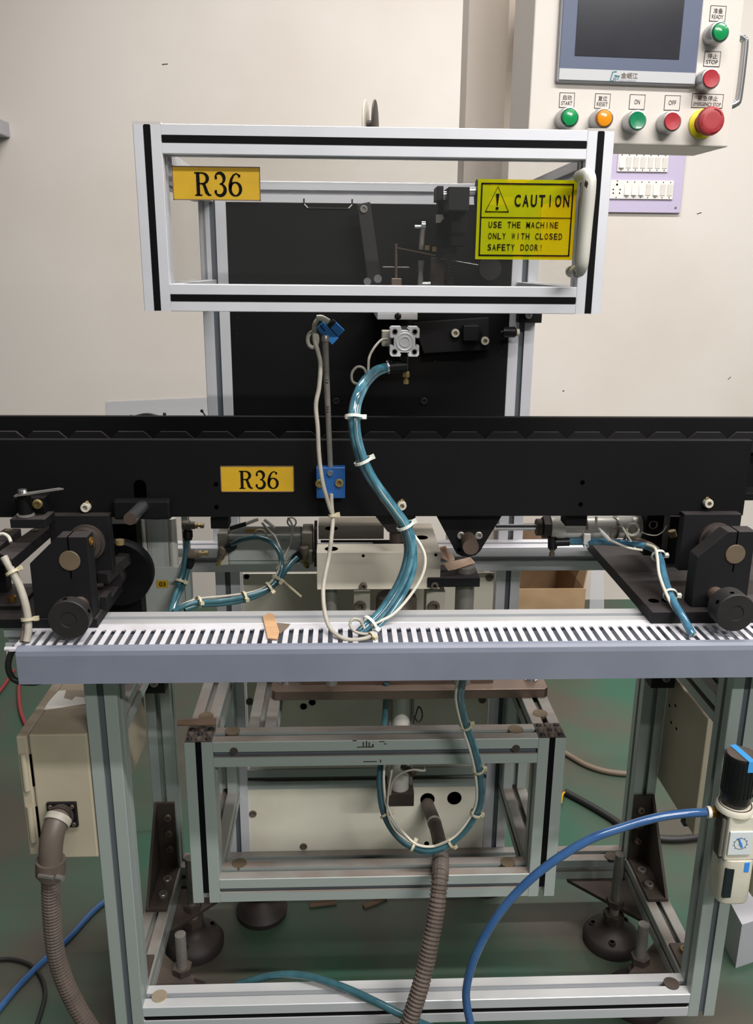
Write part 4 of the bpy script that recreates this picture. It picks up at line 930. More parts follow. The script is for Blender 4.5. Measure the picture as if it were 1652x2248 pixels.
# lower hoses
lp = [(1016, 1480, -.03), (1010, 1505, -.02), (1008, 1535, .0), (1016, 1575, .02), (1027, 1610, .035), (1040, 1650, .04), (1049, 1690, .05), (1054, 1735, .06), (1046, 1780, .065), (1022, 1822, .07), (990, 1850, .075), (950, 1866, .075), (915, 1862, .08), (880, 1840, .09), (853, 1805, .11), (838, 1765, .13), (833, 1725, .15), (834, 1690, .17), (838, 1650, .19)]
lo_, plo = cable('air_hose', 'teal hose hanging in a big loop in front of base box', lp, .0050, 'tube_teal_dark', 'hose', ties=((1030, 1588), (1051, 1689), (1048, 1790), (990, 1850), (905, 1856), (845, 1790)), tie_m='zip_aged', tie_r=.0080)
cable('air_hose', 'second teal hose following the big hanging loop', off(lp, lambda i: 5 if i < 9 else -2, lambda i: 0 if i < 9 else 5, .004), .0040, 'tube_teal', 'hose')
cable('signal_cable', 'pale cable tied to the inside of the big hanging hose loop', [(a-(8 if i < 8 else (4 if i < 10 else 0 if i < 13 else -9)), b-(0 if i < 8 else 8), c-.003) for i, (a, b, c) in enumerate(lp)], .0022, 'cable_white')
cable('signal_cable', 'grey cable hanging inside the left half of the hose loop', [(862, 1672, .16), (858, 1700, .15), (852, 1740, .13), (850, 1785, .11), (865, 1820, .095), (890, 1843, .085), (920, 1857, .076), (950, 1858, .072), (985, 1845, .07)], .0020, 'cable_grey')
cable('signal_cable', 'pale cable stub curling around brown fitting below the rail', [(855, 1745, .14), (862, 1715, .14), (880, 1698, .14), (905, 1690, .14), (930, 1692, .14), (931, 1685, .15)], .0018, 'cable_grey')
cable('air_hose', 'bright blue air hose arching from regulator down to the floor', [(1548, 1783, -.035), (1500, 1786, -.038), (1440, 1795, -.04), (1370, 1815, -.042), (1300, 1840, -.045), (1230, 1880, -.048), (1170, 1925, -.05), (1115, 1980, -.052), (1072, 2040, -.055), (1040, 2105, -.058), (1024, 2165, -.06), (1024, 2205, -.062), (1034, 2255, -.066), (1045, 2300, -.07)], .0064, 'tube_blue', 'hose', sides=14)
cable('air_hose', 'teal hose arched over the front bottom rail', [(520, 2162, .075), (560, 2150, .065), (610, 2140, .055), (660, 2141, .045), (710, 2152, .03), (770, 2174, .01), (830, 2202, -.015), (890, 2232, -.04), (960, 2262, -.07), (1020, 2290, -.09)], .0060, 'tube_teal_dark', 'hose', sides=14)

# floor lines
def floor_line(name, label, L, r, m_, cat='cable'):
    pts = spline([Zp(px, py, r+.0005) for px, py in L], 8); o = MB().tube(pts, r, 10).build(name, m_, smooth=True); ORG[o.name] = Vector(); tag(o, label, cat); return o
floor_line('loose_cable', 'grey cable on green floor between base box and rear post', [(1150, 1600), (1243, 1655), (1290, 1681), (1340, 1695), (1400, 1698), (1500, 1690)], .0075, 'cable_brown')
fc = floor_line('loose_cable', 'thick black cable with bare wire end on floor at right', [(1240, 1738), (1290, 1765), (1340, 1795), (1385, 1826), (1430, 1838), (1480, 1842), (1540, 1836), (1640, 1815)], .0085, 'cable_black')
for d_, m_ in (((-4, 4), 'wire_yellow'), ((-7, -2), 'red_hose')):
    MB().tube(spline([Zp(1241, 1738, .012), Zp(1236+d_[0]*.4, 1740+d_[1], .012), Zp(1233+d_[0]*.5, 1755+d_[1]*2.2, .008)], 5), .0024, 6).build('wire_end', m_, fc)
floor_line('loose_hose', 'blue hose lying on dark floor at lower left', [(-10, 2225), (40, 2165), (100, 2105), (150, 2060), (200, 2005), (235, 1975)], .0060, 'tube_blue', 'hose')
floor_line('loose_hose', 'thin dark hose coiled on floor at the lower left corner', [(-20, 2108), (25, 2106), (65, 2118), (90, 2145), (99, 2180), (92, 2215), (78, 2260)], .0040, 'cable_black', 'hose')
floor_line('red_hose', 'thin red hose lying on floor left of the cabinet', [(60, 1600), (46, 1565), (41, 1525), (44, 1490), (60, 1450)], .0055, 'red_hose', 'hose')
floor_line('red_hose', 'red hose crossing floor at left picture edge', [(-40, 1570), (-10, 1530), (12, 1500), (30, 1472)], .0055, 'red_hose', 'hose')
floor_line('loose_cable', 'black cable curl on floor below regulator', [(1590, 2015), (1605, 2030), (1625, 2030), (1645, 2018), (1680, 1985)], .0085, 'cable_black')

# corrugated conduits
cl_ = [(936, 1754, .40), (940, 1772, .36), (951, 1800, .31), (962, 1840, .23), (967, 1880, .13), (966, 1915, .045), (962, 1960, .02), (955, 2010, .005), (946, 2060, -.01), (937, 2105, -.022), (925, 2155, -.035), (912, 2200, -.045), (896, 2250, -.055), (880, 2300, -.065)]
pts = path(cl_, 10); cg = thing('corrugated_conduit', 'brown corrugated conduit from rear panel hole down over bottom rail', 'conduit', pts[-1])
i_ = nearest(pts, 966, 1860)
MB().tube(pts[:i_+1], .0128, 14).build('smooth_sleeve', 'conduit', cg, smooth=True)
fine = resample(pts[i_:], .00155); MB().tube(fine, .013, 14, [.0138 if k % 4 < 2 else .0118 for k in range(len(fine))]).build('corrugated_tube', 'conduit', cg)
j = nearest(pts, 953, 1806); MB().lathe(pts[j], pts[j+1]-pts[j-1], [(.0132, -.004), (.0137, -.004), (.0137, .004), (.0132, .004)], 18, close=False).build('tape_band', 'cable_grey', cg)

# ================================================================ ELECTRICAL CABINET AT LEFT
EB = thing('electrical_cabinet', 'cream steel electrical cabinet hung on left side of table frame', 'cabinet', (-.45, .15, .413))
ex0, ex1, ey0, ey1, ez0, ez1 = -.484, -.4005, .0, .33, .413, .623
MB().box(ex0, ex1, ey0, ey1, ez0, ez1).build('body', 'cream_box', EB, bevel=.003)
lidp = MB().box(ex0-.016, ex0-.001, ey0-.004, ey1+.004, ez0+.010, ez1-.001).build('lid', 'cream_box', EB, bevel=.002)
for z in (.478, .565):
    MB().box(ex0-.003, ex0+.002, ey0-.0015, ey0, z-.026, z+.026).build('hinge_gap', 'dark_hole', lidp)
    MB().cyl((ex0-.008, ey0-.005, z-.03), (ex0-.008, ey0-.005, z+.03), .0045, n=12).build('hinge', 'cream_box', lidp, smooth=True)
# paint scraped white on the top
b = MB(); P = [Zp(118, 1560, ez1), Zp(150, 1518, ez1), Zp(140, 1536, ez1), Zp(180, 1530, ez1), Zp(190, 1546, ez1), Zp(104, 1547, ez1)]
q = [Zp(96, 1559, ez1), Zp(188, 1546, ez1), Zp(186, 1532, ez1), Zp(165, 1530, ez1), Zp(158, 1538, ez1), Zp(140, 1533, ez1), Zp(145, 1516, ez1), Zp(128, 1517, ez1), Zp(112, 1535, ez1), Zp(104, 1545, ez1)]
b.prism(q, (0, 0, .0006)); b.build('bare_patch', 'switch_white', EB)
fl0, fl1, fz0, fz1 = rect(106, 1758, 172, 1812, ey0)
fl = MB().box(fl0, fl1, ey0-.006, ey0, fz0, fz1).build('flange', 'black_plastic', EB, bevel=.002)
for x in (fl0+.006, fl1-.006):
    for z in (fz0+.006, fz1-.006): screw(fl, (x, ey0-.006, z), FRONT, .0032, .002, 'steel_brown')
ec = Vector(((fl0+fl1)/2, ey0, (fz0+fz1)/2))
elb = [ec, ec+Vector((0, -.012, 0)), A(130, 1795, -.03), A(118, 1822, -.045), A(112, 1855, -.052), A(111, 1890, -.054), A(111, 1925, -.055)]
ep = spline(elb, 8)
El = MB().tube(ep, .0165, 18).build('conduit_elbow', 'conduit_elbow', EB, smooth=True)
MB().tube(ep[:18], .0180, 18).build('rubber_cuff', 'foot_iron', El, smooth=True)
j = 19; MB().lathe(ep[j], ep[j+1]-ep[j-1], [(.0166, -.006), (.0190, -.006), (.0190, .004), (.0166, .004)], 24, close=False).build('pale_band', 'cable_grey', El, smooth=True)
j = nearest(ep, 111, 1905); MB().lathe(ep[j], ep[j+1]-ep[j-1], [(.0166, -.012), (.0205, -.012), (.0205, .010), (.0166, .010)], 24, close=False).build('hose_clamp', 'conduit', El, smooth=True)
q = A(125, 1925, -.08); MB().cyl(q, q+Vector((.01, -.004, 0)), .004, n=10).build('clamp_screw', 'steel', El)
q = A(84, 1922, -.075); MB().bar(q, q+Vector((.022, -.004, -.001)), .004, .004).build('clamp_tail', 'steel', El)
hp = spline([A(111, 1925, -.055), A(112, 1980, -.057), A(116, 2040, -.06), (A(124, 2100, -.063)), A(140, 2150, -.066), A(162, 2198, -.07), A(190, 2245, -.075), A(225, 2300, -.08)], 10)
fine = resample(hp, .00125); o = MB().tube(fine, .0128, 14, [.0132 if k % 4 < 2 else .0112 for k in range(len(fine))]).build('corrugated_conduit', 'conduit'); tag(o, 'brown corrugated conduit dropping from cabinet elbow at lower left', 'conduit')

# cream panel on right side of frame
RP = thing('wiring_cabinet', 'cream sheet metal cabinet on the right side of the table frame', 'cabinet', (.59, .25, .31))
pn = MB().prism([(.583, .165, .539), (.583, .345, .539), (.583, .345, .31), (.583, .165, .31)], (.03, 0, 0)).build('sheet', 'cream_box', RP, bevel=.002)
for px, py in ((1469, 1549), (1482, 1549), (1473, 1586), (1484, 1600)):
    r_ = ray(px, py); p = CAM+r_*((.583-CAM.x)/r_.x); MB().lathe(p, (-1, 0, 0), [(.003, -.0004), (.003, .0005)], 10).build('hole', 'dark_hole', RP)
MB().box(.581, .590, .2, .215, .302, .318).build('latch', 'black_plastic', RP)

# ================================================================ AIR REGULATOR
F = thing('air_regulator', 'white air filter regulator with black knob and gauge on right post', 'regulator', A(1610, 1965, -.045))
fy = -.045; X = lambda px, py: A(px, py, fy).x; Zz = lambda px, py: A(px, py, fy).z
kx = A(1622, 1700, fy).x; kt, kb = A(1622, 1655, fy).z, A(1622, 1752, fy).z
kn = MB().lathe((kx, fy, kb-.008), (0, 0, 1), [(.017, 0), (.019, .004), (.0215, .008), (.0225, .03), (.0225, kt-kb+.004), (.021, kt-kb+.008)], 40).build('adjusting_knob', 'black_plastic', F, smooth=True)
for g in range(24):
    a_ = g*math.pi/12; c = Vector((kx+.0222*math.cos(a_), fy+.0222*math.sin(a_), 0)); MB().bar((c.x, c.y, kb+.012), (c.x, c.y, kt-.004), .0016, .0016, up=(math.cos(a_), math.sin(a_), 0)).build('grip_rib', 'black_plastic', kn)
MB().lathe((kx, fy, kt), (0, 0, 1), [(.0205, 0), (.0205, .0006)], 32).build('knob_top', 'conduit', kn)
b = MB(); b.bar((kx-.004, fy+.022, kt+.0012), (kx+.004, fy-.0228, kt+.0012), .010, .0006); b.bar((kx+.004, fy-.0230, kt+.001), (kx+.004, fy-.0230, kt-.016), .0006, .010, up=(1, 0, 0)); b.build('blue_tape', 'blue_tape', kn)
zb0, zb1 = A(1618, 1868, fy).z, A(1618, 1764, fy).z
MB().box(kx-.0165, kx+.034, fy-.022, fy+.014, zb0, zb1-.006).build('body', 'frl_white', F, bevel=.003)
MB().lathe((kx, fy, zb1-.008), (0, 0, 1), [(.0265, 0), (.0265, .006), (.0245, .009), (.02, .009)], 36).build('collar', 'frl_white', F, smooth=True)
MB().ring((kx, fy, zb1+.001), (0, 0, 1), .0225, .001, 36, 6).build('collar_ring', 'bracket_dark', F, smooth=True)
MB().box(kx-.0205, kx-.0165, fy-.014, fy+.006, zb0-.002, zb1-.014).build('side_clamp', 'bracket_dark', F, bevel=.001)
MB().cyl((kx-.0195, fy-.014, zb0+.004), (kx-.0195, fy-.014, zb1-.016), .003, n=10).build('clamp_pin', 'steel', F, smooth=True)
MB().box(kx-.001, kx+.03, fy+.014, -.0005, zb0+.01, zb1-.02).build('mounting_bracket', 'bracket_dark', F)
gz0, gz1 = zb0+.012, zb1-.030; gx0, gx1 = kx-.014, kx+.020
ga = MB().box(gx0, gx1, fy-.025, fy-.022, gz0, gz1).build('gauge', 'gauge_face', F, bevel=.001)
gm, gzm = (gx0+gx1)/2, (gz0+gz1)/2
MB().lathe((gm, fy-.025, gzm), FRONT, [(.0095, 0), (.0095, .0003), (.0088, .0003), (.0088, 0)], 28, close=False).build('scale_ring', 'hmi_blue', ga)
for g in range(9):
    a_ = math.radians(225-g*33); c0 = Vector((gm+.0088*math.cos(a_), fy-.0254, gzm+.0088*math.sin(a_))); c1 = Vector((gm+.0115*math.cos(a_), fy-.0254, gzm+.0115*math.sin(a_))); MB().bar(c0, c1, .0003, .0005).build('tick', 'hmi_blue', ga)
MB().bar((gm+.003, fy-.0258, gzm-.006), (gm-.004, fy-.0258, gzm+.010), .0006, .0022).build('needle', 'blue_vivid', ga)
MB().lathe((gm, fy-.0256, gzm), FRONT, [(.0022, 0), (.0022, .0006)], 12).build('needle_hub', 'blue_vivid', ga)
# brass inlet
q0, q1 = A(1548, 1783, -.035), Vector((kx-.02, fy+.01, A(1575, 1783, fy).z))
MB().cyl(q0+Vector((.002, 0, 0)), q0+Vector((.007, 0, 0)), .0088).build('release_ring', 'switch_white', F, smooth=True)
MB().cyl(q0+Vector((.007, 0, 0)), q0+Vector((.018, 0, 0)), .0085, n=6).build('brass_fitting', 'brass', F)
MB().cyl(q0+Vector((.018, 0, 0)), q1, .006).build('nipple', 'brass', F, smooth=True)
bx_ = A(1603, 1910, fy).x; z0 = A(1600, 1962, fy).z
def superbowl(cx_, z_, hgt_):
    sec = lambda q: [(cx_+q*math.copysign(abs(math.cos(g))**.55, math.cos(g)), fy+q*math.copysign(abs(math.sin(g))**.55, math.sin(g)), 0) for g in [k*math.pi/16 for k in range(32)]]
    b = MB()
    for q, zz in ((.021, 0), (.0235, .0015), (.0245, .004), (.0245, hgt_)):
        b.v += [Vector((x, y, z_+zz)) for x, y, _ in sec(q)]
    for j in range(3):
        for k in range(32): b.f.append((j*32+k, j*32+(k+1) % 32, (j+1)*32+(k+1) % 32, (j+1)*32+k))
    b.f.append(tuple(range(31, -1, -1))); b.f.append(tuple(range(96, 128))); return b
bw = superbowl(bx_, z0, zb0-z0).build('filter_bowl', 'frl_white', F, smooth=True)
MB().box(bx_-.0200, bx_-.0070, fy-.0248, fy-.018, z0+.013, zb0-.012).build('sight_window', 'frl_window', bw, bevel=.0015)
MB().box(bx_+.006, bx_+.014, fy-.025, fy-.016, zb0-.018, zb0-.001).build('lock_tab', 'blue_vivid', bw, bevel=.001)
MB().cyl((bx_, fy, z0-.008), (bx_, fy, z0), .006).build('drain', 'blue_vivid', bw)
L2 = thing('air_lubricator', 'second white bowl beside the regulator at right picture edge', 'lubricator', (bx_+.055, fy, z0))
lb2 = superbowl(bx_+.056, z0+.002, zb0-z0+.006).build('bowl', 'frl_white', L2, smooth=True)
MB().box(bx_+.038, bx_+.048, fy-.0250, fy-.016, z0+.02, zb0-.02).build('sight_window', 'frl_window', lb2)
MB().box(bx_+.031, bx_+.09, fy-.02, fy+.03, zb0+.01, zb1-.02).build('body', 'frl_white', L2, bevel=.004)
gp = MB().prism([Zp(1592, 1962, .10), Zp(1660, 1940, .10), Zp(1690, 2010, .10), Zp(1628, 2030, .10)], (0, 0, -.0995)).build('grey_block', 'hmi_frame'); tag(gp, 'grey lilac block on floor behind regulator at right edge', 'block')

# ================================================================ LIFT PLATE ON THE BASE BOX
LP = thing('lift_plate', 'thick brown steel bar plate across the base box', 'plate', A(900, 1535, .22))
x0, x1 = A(596, 1524, .22).x, A(1203, 1519, .22).x
lp_ = MB().prism([(x0+.006, .22, TZ1), (x1-.006, .22, TZ1), (x1, .226, TZ1), (x1, .30, TZ1), (x0, .30, TZ1), (x0, .226, TZ1)], (0, 0, .017)).build('lower_plate', 'steel_brown', LP, bevel=.0008)
ux0, ux1 = A(662, 1503, .24).x, A(1083, 1500, .24).x
MB().box(ux0, ux1, .243, .30, TZ1+.017, TZ1+.036).build('upper_plate', 'steel_brown', LP, bevel=.0008)
for px, py in ((626, 1497), (1164, 1491)):
    p = Zp(px, py, TZ1+.017); MB().lathe(p, (0, 0, 1), [(.0125, 0), (.0125, .002), (.008, .002), (.008, .012)], 20).build('stud', 'steel_bright', LP, smooth=True)
VC = thing('lift_cylinder', 'silver vertical lift cylinder under the brown bar plate', 'cylinder', A(880, 1700, .26))
vx = A(880, 1560, .26).x; MB().cyl((vx, .26, .34), (vx, .26, TZ1), .0165, n=28).build('barrel', 'cylinder_round', VC, smooth=True)
for dx in (-.02, .02): MB().cyl((vx+dx, .258, .36), (vx+dx, .258, TZ1), .003, n=10).build('tie_rod', 'steel', VC, smooth=True)
MB().box(vx-.025, vx+.025, .24, .285, .325, .352).build('end_block', 'bracket_dark', VC, bevel=.001)
q = A(902, 1692, .2); MB().tube(spline([A(885, 1684, .22), A(897, 1690, .2), A(908, 1701, .19)], 4), .006, 10).build('fitting', 'rust_steel', VC, smooth=True)
cable('air_hose', 'teal hose beside the vertical lift cylinder', [(848, 1500, .24), (846, 1540, .24), (843, 1590, .235), (838, 1640, .21)], .0050, 'tube_teal_dark', 'hose')
ck, _ = cable('switch_cable', 'small cable loop hooked beside the lift cylinder', [(905, 1590, .24), (912, 1570, .24), (918, 1552, .24), (925, 1560, .24), (926, 1575, .24), (918, 1585, .24), (908, 1572, .24)], .0013, 'cable_black')

# ================================================================ LOOSE BITS
def chip(name, label, pts, vec, m_, cat):
    o = MB().prism(pts, vec).build(name, m_, bevel=.0004); tag(o, label, cat); return o
chip('wood_chip', 'pale wooden chip lying across the duct slots', [Zp(576, 1355, .7935), Zp(590, 1348, .7935), Zp(601, 1351, .7935), Zp(613, 1390, .7935), Zp(609, 1405, .7935), Zp(587, 1403, .7935)], (0, 0, .002), 'wood', 'wood chip')
chip('paper_scrap', 'small brown paper scrap beside the wooden chip', [Zp(604, 1368, .7935), Zp(637, 1370, .7935), Zp(630, 1378, .7935), Zp(615, 1392, .7935), Zp(610, 1385, .7935)], (0, 0, .0008), 'cable_brown', 'paper scrap')
chip('wood_strip', 'brown wood strip resting on base box corner', [Zp(391, 1583, TZ1+.009), Zp(474, 1579, TZ1+.009), Zp(475, 1594, TZ1+.009), Zp(389, 1594, TZ1+.009)], (0, 0, .003), 'wood_dark', 'wood strip')
chip('wood_sliver', 'wood sliver on dark floor under the base box', [Zp(679, 1984, .001), Zp(738, 1977, .001), Zp(739, 1986, .001), Zp(680, 1993, .001)], (0, 0, .004), 'wood_dark', 'wood sliver')
chip('wood_sliver', 'slanted wood sliver on floor left of the corrugated conduit', [Zp(795, 1988, .001), Zp(846, 1970, .001), Zp(850, 1976, .001), Zp(800, 1996, .001)], (0, 0, .004), 'wood_dark', 'wood sliver')
chip('paper_scrap', 'crumpled brown paper strip beside cream cover corner', [A(965, 1205, .2), A(978, 1202, .2), A(998, 1229, .2), A(988, 1235, .19), A(968, 1225, .19)], (0, .004, .002), 'paper_brown', 'paper scrap')
chip('paper_scrap', 'pinkish paper strip lying on the black clamp plate', [A(973, 1239, .18), A(1032, 1225, .2), A(1042, 1236, .2), A(1000, 1250, .17), A(983, 1253, .17)], (0, .003, .001), 'paper_brown', 'paper scrap')
# cardboard box behind
CBx = thing('cardboard_box', 'open brown cardboard box on the floor behind the machine', 'box', (A(1215, 1300, 1.62).x, 1.7, 0))
c0 = Zp(1140, 1500, 0); bxl, bxr = A(1120, 1300, 1.62).x, A(1285, 1300, 1.62).x; bt_ = A(1210, 1293, 1.62).z
by0, by1 = 1.62, 1.98
MB().box(bxl, bxr, by0, by0+.006, 0, bt_).build('front_side', 'cardboard', CBx)
MB().box(bxl, bxr, by1, by1+.006, 0, bt_).build('back_side', 'cardboard', CBx)
for x in (bxl, bxr-.006): MB().box(x, x+.006, by0+.006, by1, 0, bt_).build('side', 'cardboard', CBx)
MB().box(bxl+.006, bxr-.006, by0+.006, by1, .001, .008).build('bottom', 'cardboard', CBx)
MB().prism([(bxl, by1, bt_), (bxr, by1, bt_), (bxr, by1+.02, bt_+.12), (bxl, by1+.02, bt_+.12)], (0, .005, 0)).build('flap', 'wood_dark', CBx)
MB().prism([(bxl, by1, bt_+.02), (bxr, by1, bt_+.02), (bxr, by0+.06, bt_+.14), (bxl, by0+.06, bt_+.14)], (0, 0, .005)).build('flap', 'cardboard', CBx)  # unseen top flap, added to block light and keep the box interior dark
MB().prism([(bxr-.006, by0+.01, bt_), (bxr-.006, by1, bt_), (bxr+.05, by1-.04, bt_+.1), (bxr+.02, by0+.05, bt_+.11)], (.004, 0, 0)).build('flap', 'cardboard', CBx)
MB().prism([(bxr+.01, by0-.005, bt_+.10), (bxr+.055, by0-.005, bt_+.08), (bxr+.07, by0-.005, bt_-.1), (bxr+.02, by0-.005, bt_-.16)], (0, .001, 0)).build('plastic_wrap', 'clear_sheet', CBx)

# ================================================================ BACKGROUND BITS
sh = MB().prism([A(233, 882, WY-.004), A(455, 872, WY-.004), A(455, 990, WY-.004), A(233, 990, WY-.004)], (0, .003, 0)).build('clear_panel', 'clear_sheet'); tag(sh, 'pale clear plastic sheet on wall just left of the gantry', 'panel')
bgc, _ = cable('cable_coil', 'black cable bundle with ball tips behind the beam at left', [(285, 920, .6), (300, 914, .6), (318, 910, .6), (335, 911, .6), (350, 917, .6), (362, 930, .6), (350, 990, .6), (0, 0, 0, (-.42, .62, .6)), (0, 0, 0, (-.43, .63, .003))], .003, 'cable_black')
MB().tube(spline([A(300, 920, .6), A(320, 914, .6), A(340, 920, .6)], 5), .003, 6).build('strand', 'cable_black', bgc)
for px, py, qx, qy in ((288, 914, 292, 935), (361, 909, 350, 930), (443, 902, 454, 918)):
    MB().sphere(A(px, py, .6), .0035).build('ball_tip', 'cable_black', bgc); MB().tube([A(px, py, .6), A(qx, qy, .6)], .0014, 6).build('strand', 'cable_black', bgc)
wb = MB().box(A(7, 280, 1.98).x-.09, A(7, 280, 1.98).x, 1.95, WY, A(0, 297, 1.98).z, A(0, 262, 1.98).z).build('grey_fitting', 'hmi_frame', bevel=.004); tag(wb, 'small grey fitting on wall at left picture edge', 'wall fitting')

# ================================================================ CONTROL PANEL
PY = .24; PO = A(1217, 182, PY); PR = math.radians(4.3)
ux, uyv = Vector((math.cos(PR), math.sin(PR), 0)), Vector((-math.sin(PR), math.cos(PR), 0))
def LP_(px, py, off=0.0):
    r = ray(px, py); t = ((PO-CAM).dot(uyv)-off)/r.dot(uyv); p = CAM+r*t-PO; return p.dot(ux), p.z
CP = thing('control_panel', 'cream control panel box with touch screen and push buttons', 'control panel', PO, rotz=PR)
pl = LP_(1166, 150)[0]; pr = LP_(1617, 150)[0]; pb = LP_(1450, 319)[1]; pt = pb+.42
MB().box(pl, pr, 0, .11, pb, pt).build('enclosure', 'panel_paint', CP, bevel=.002)
# touch screen
hx1 = LP_(1521, 189)[0]; z_top = .155
hm = MB().box(0, hx1, -.008, 0, 0, z_top).build('touch_screen', 'hmi_frame', CP, bevel=.003, label='touch screen with blue-grey bezel and dark display')
zs = LP_(1370, 158)[1]
MB().box(.003, hx1-.003, -.0095, -.008, .003, zs).build('bottom_strip', 'hmi_silver', hm)
MB().box(.003, hx1-.003, -.0095, -.008, zs, z_top-.003).build('bezel', 'hmi_blue', hm)
dx0, dz0 = LP_(1261, 122, .01); dx1, _ = LP_(1490, 127, .01)
MB().box(dx0, dx1, -.0102, -.0095, dz0, z_top-.015).build('display', 'hmi_screen', hm)
for px, py, r in ((1404, 30, .0028), (1430, 31, .002), (1449, 89, .0024), (1490, 25, .0032)): pass
def ptext(body, px0, pz0, px1, pz1, parent, y, m_='ink', bold=0):
    x0, z0 = LP_(px0, pz0, -y); x1, z1 = LP_(px1, pz1, -y)
    v, f = text_mesh(body, x1-x0, z1-z0, 1.0, bold); b = MB(); b.v = [Vector((x0+p.x, y, z0+p.y)) for p in v]; b.f = f
    if f: b.build('lettering', m_, parent)
ptext('金岷江', 1362, 172, 1400, 160, hm, -.0100, 'cable_brown', .01)
ptext('GINRICH TECHNOLOGY', 1357, 178, 1396, 175, hm, -.0100, 'hmi_frame')
b = MB(); gx0, gz0 = LP_(1338, 180, .0098); gx1, gz1 = LP_(1361, 157, .0098); gw, gh = gx1-gx0, gz1-gz0
ribbon(b, [(.62*gw, .98*gh), (.22*gw, .93*gh), (.03*gw, .12*gh), (.35*gw, .16*gh), (.42*gw, .45*gh)], .0016)
ribbon(b, [(.42*gw, .62*gh), (.98*gw, .55*gh)], .0016); ribbon(b, [(.62*gw, .55*gh), (.52*gw, .02*gh)], .0014); ribbon(b, [(.86*gw, .5*gh), (.74*gw, .2*gh)], .0014)
b.v = [Vector((gx0+p.x, -.0100, gz0+p.y)) for p in b.v]; b.build('logo', 'logo_teal', hm)
# button name plates
def name_plate(px0, py0, px1, py1, lines):
    x0, z1 = LP_(px0, py0); x1, z0 = LP_(px1, py1)
    pltb = MB().box(x0, x1, -.0006, 0, z0, z1).build('name_plate', 'panel_paint', CP)
    b = MB(); e = .0006
    for q in ((x0, x1, z1-e, z1), (x0, x1, z0, z0+e), (x0, x0+e, z0, z1), (x1-e, x1, z0, z1)): b.box(q[0], q[1], -.0009, -.0006, q[2], q[3])
    b.build('border', 'ink', pltb)
    for s, fx0, fz0, fx1, fz1 in lines:
        v, f = text_mesh(s, (x1-x0)*(fx1-fx0), (z1-z0)*(fz1-fz0)); b = MB(); b.v = [Vector((x0+(x1-x0)*fx0+p.x, -.0009, z0+(z1-z0)*fz0+p.y)) for p in v]; b.f = f
        if f: b.build('lettering', 'ink', pltb)
two = lambda a, b: [(a, .2, .5, .8, .84), (b, .14, .16, .86, .42)]
name_plate(1559, 12, 1590, 48, two('准备', 'READY')); name_plate(1546, 112, 1578, 147, two('停止', 'STOP'))
name_plate(1228, 203, 1259, 237, two('启动', 'START')); name_plate(1306, 205, 1337, 239, two('复位', 'RESET'))
name_plate(1382, 207, 1413, 241, [('ON', .32, .34, .68, .66)]); name_plate(1459, 209, 1490, 243, [('OFF', .26, .34, .74, .66)])
name_plate(1519, 205, 1584, 238, [('紧急停止', .18, .5, .82, .86), ('EMERGENCY STOP', .06, .12, .94, .38)])
def button(px, py, kind, m_):
    """px,py: centre of the cap as seen"""
    x, z = LP_(px, py, .026); bz = MB()
    bo = MB().lathe((x, 0, z), FRONT, [(.0150, 0), (.0150, .010), (.0143, .019), (.0140, .0225), (.0125, .0230), (.0122, .0210)], 32, close=False).build('push_button', 'bezel', CP, smooth=True)
    if kind == 'lamp': MB().lathe((x, 0, z), FRONT, [(.0118, .015), (.0118, .0235), (.0105, .0262), (.006, .0275), (.0, .0278)], 28).build('cap', m_, bo, smooth=True)
    else: MB().lathe((x, 0, z), FRONT, [(.0122, .015), (.0122, .0240), (.0115, .0250), (.008, .0244), (.0, .0240)], 28).build('cap', m_, bo, smooth=True)
button(1582, 69, 'lamp', 'lens_green'); button(1562, 172, 'push', 'button_red'); button(1251, 257, 'lamp', 'lens_green'); button(1327, 259, 'lamp', 'lens_amber')
button(1400, 264, 'push', 'button_green'); button(1477, 266, 'push', 'button_red')
x, z = LP_(1564, 264, .034)
es = MB().lathe((x, 0, z), FRONT, [(.0205, 0), (.0205, .003), (.0195, .0035)], 36).build('emergency_button', 'estop_yellow', CP, smooth=True)
MB().lathe((x, 0, z), FRONT, [(.0135, .003), (.0125, .012), (.0150, .018), (.0192, .021), (.0200, .026), (.0190, .031), (.0165, .033), (.010, .0332), (0, .0330)], 40).build('mushroom_head', 'estop_red', es, smooth=True)
for a0 in (30, 150, 270):
    MB().tube([(x+.0155*math.cos(math.radians(a0+k*8)), -.0334, z+.0155*math.sin(math.radians(a0+k*8))) for k in range(8)], .0007, 5).build('arrow_mark', 'button_red', es)
# chrome grab handle on the right side
zt_h = LP_(1628, 58)[1]; zb_h = LP_(1606, 218)[1]
hp = [(pr, .05, zt_h), (pr+.02, .05, zt_h), (pr+.030, .05, zt_h-.004), (pr+.034, .05, zt_h-.014), (pr+.034, .05, zb_h+.014), (pr+.030, .05, zb_h+.004), (pr+.02, .05, zb_h), (pr, .05, zb_h)]
MB().tube(spline(hp, 5), .0055, 14).build('grab_handle', 'chrome', CP, smooth=True)
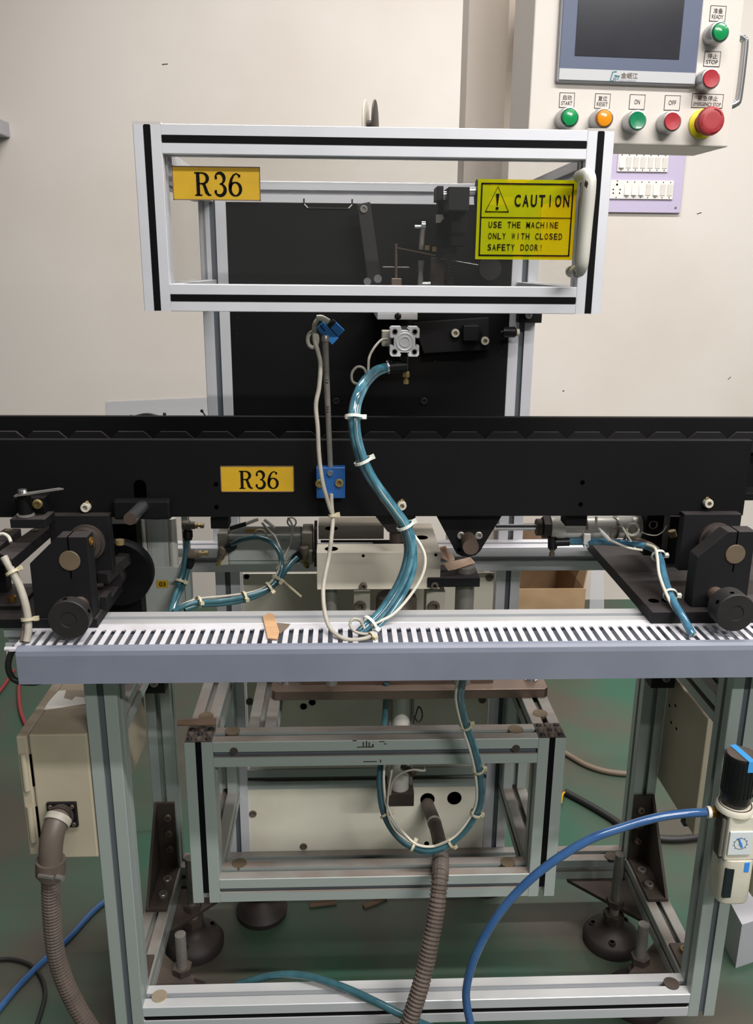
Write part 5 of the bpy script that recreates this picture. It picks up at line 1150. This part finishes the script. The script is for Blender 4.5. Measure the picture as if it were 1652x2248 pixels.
# carrying post
PP = thing('panel_post', 'cream painted square post behind the safety door box', 'post', (.21, .5, 0))
px0 = A(1023, 200, .45).x; px1 = A(1127, 200, .45).x
MB().prism([(px0, .45, 0), (px1-.014, .45, 0), (px1, .464, 0), (px1, .53, 0), (px0, .53, 0)], (0, 0, 2.05)).build('tube', 'post_paint', PP)
MB().box(px1, px1+.06, .47, .51, 1.62, 1.68).build('arm', 'post_paint', PP)
arm_y = (PO+ux*pl+uyv*.11).y
MB().box(px1+.02, px1+.06, arm_y+.008, .47, 1.62, 1.68).build('arm', 'post_paint', PP)

# ================================================================ SWITCH BOARD ON THE WALL
SB = thing('switch_board', 'lavender wall switch board with two rows of white switches', 'switch board', A(1420, 467, WY))
x0, x1, z0, z1 = rect(1322, 325, 1499, 467, WY-.01)
MB().box(x0, x1, WY-.012, WY, z0, z1).build('board', 'lavender', SB, bevel=.002)
p = A(1482, 456, WY-.012); screw(SB, p, FRONT, .004, .002, 'steel')
def switch_row(xa, ya, xb, yb, n, on, socket=False):
    a0, a1, b0, b1 = rect(xa, ya, xb, yb, WY-.02)
    plate = MB().box(a0, a1, WY-.018, WY-.012, b0, b1).build('switch_plate', 'switch_white', SB, bevel=.001)
    s0 = a0
    if socket:
        s0 = a0+(a1-a0)*.205; cx_, cz_ = (a0+s0)/2, (b0+b1)/2
        for dx, dz, r in ((0, .016, .0036), (-.012, 0, .0026), (.012, 0, .0026), (-.011, -.012, .0026), (.011, -.012, .0026), (0, .028, .002), (0, -.026, .002)): MB().lathe((cx_+dx, WY-.018, cz_+dz), FRONT, [(r, 0), (r, .0004)], 12).build('socket_hole', 'dark_hole', plate)
    wd = (a1-s0)/n
    for k in range(n):
        c = s0+wd*(k+.5); zc = (b0+b1)/2; hh_ = (b1-b0)*.30; wq = wd*.33
        t_ = .007 if k in on else .002; u_ = .002 if k in on else .007
        MB().prism([(c-wq, WY-.018, zc-hh_), (c-wq, WY-.018-t_, zc-hh_), (c-wq, WY-.018-.003, zc), (c-wq, WY-.018-u_*.6, zc+hh_), (c-wq, WY-.018, zc+hh_)], (2*wq, 0, 0)).build('rocker_switch', 'switch_rocker', plate)
        for z in (b0+(b1-b0)*.09, b1-(b1-b0)*.09): MB().lathe((c, WY-.018, z), FRONT, [(.0022, 0), (.0022, .0005)], 10).build('plate_screw', 'bracket_dark', plate)
switch_row(1356, 337, 1467, 377, 7, (0,)); switch_row(1339, 396, 1478, 437, 7, (0, 1, 2, 4), True)
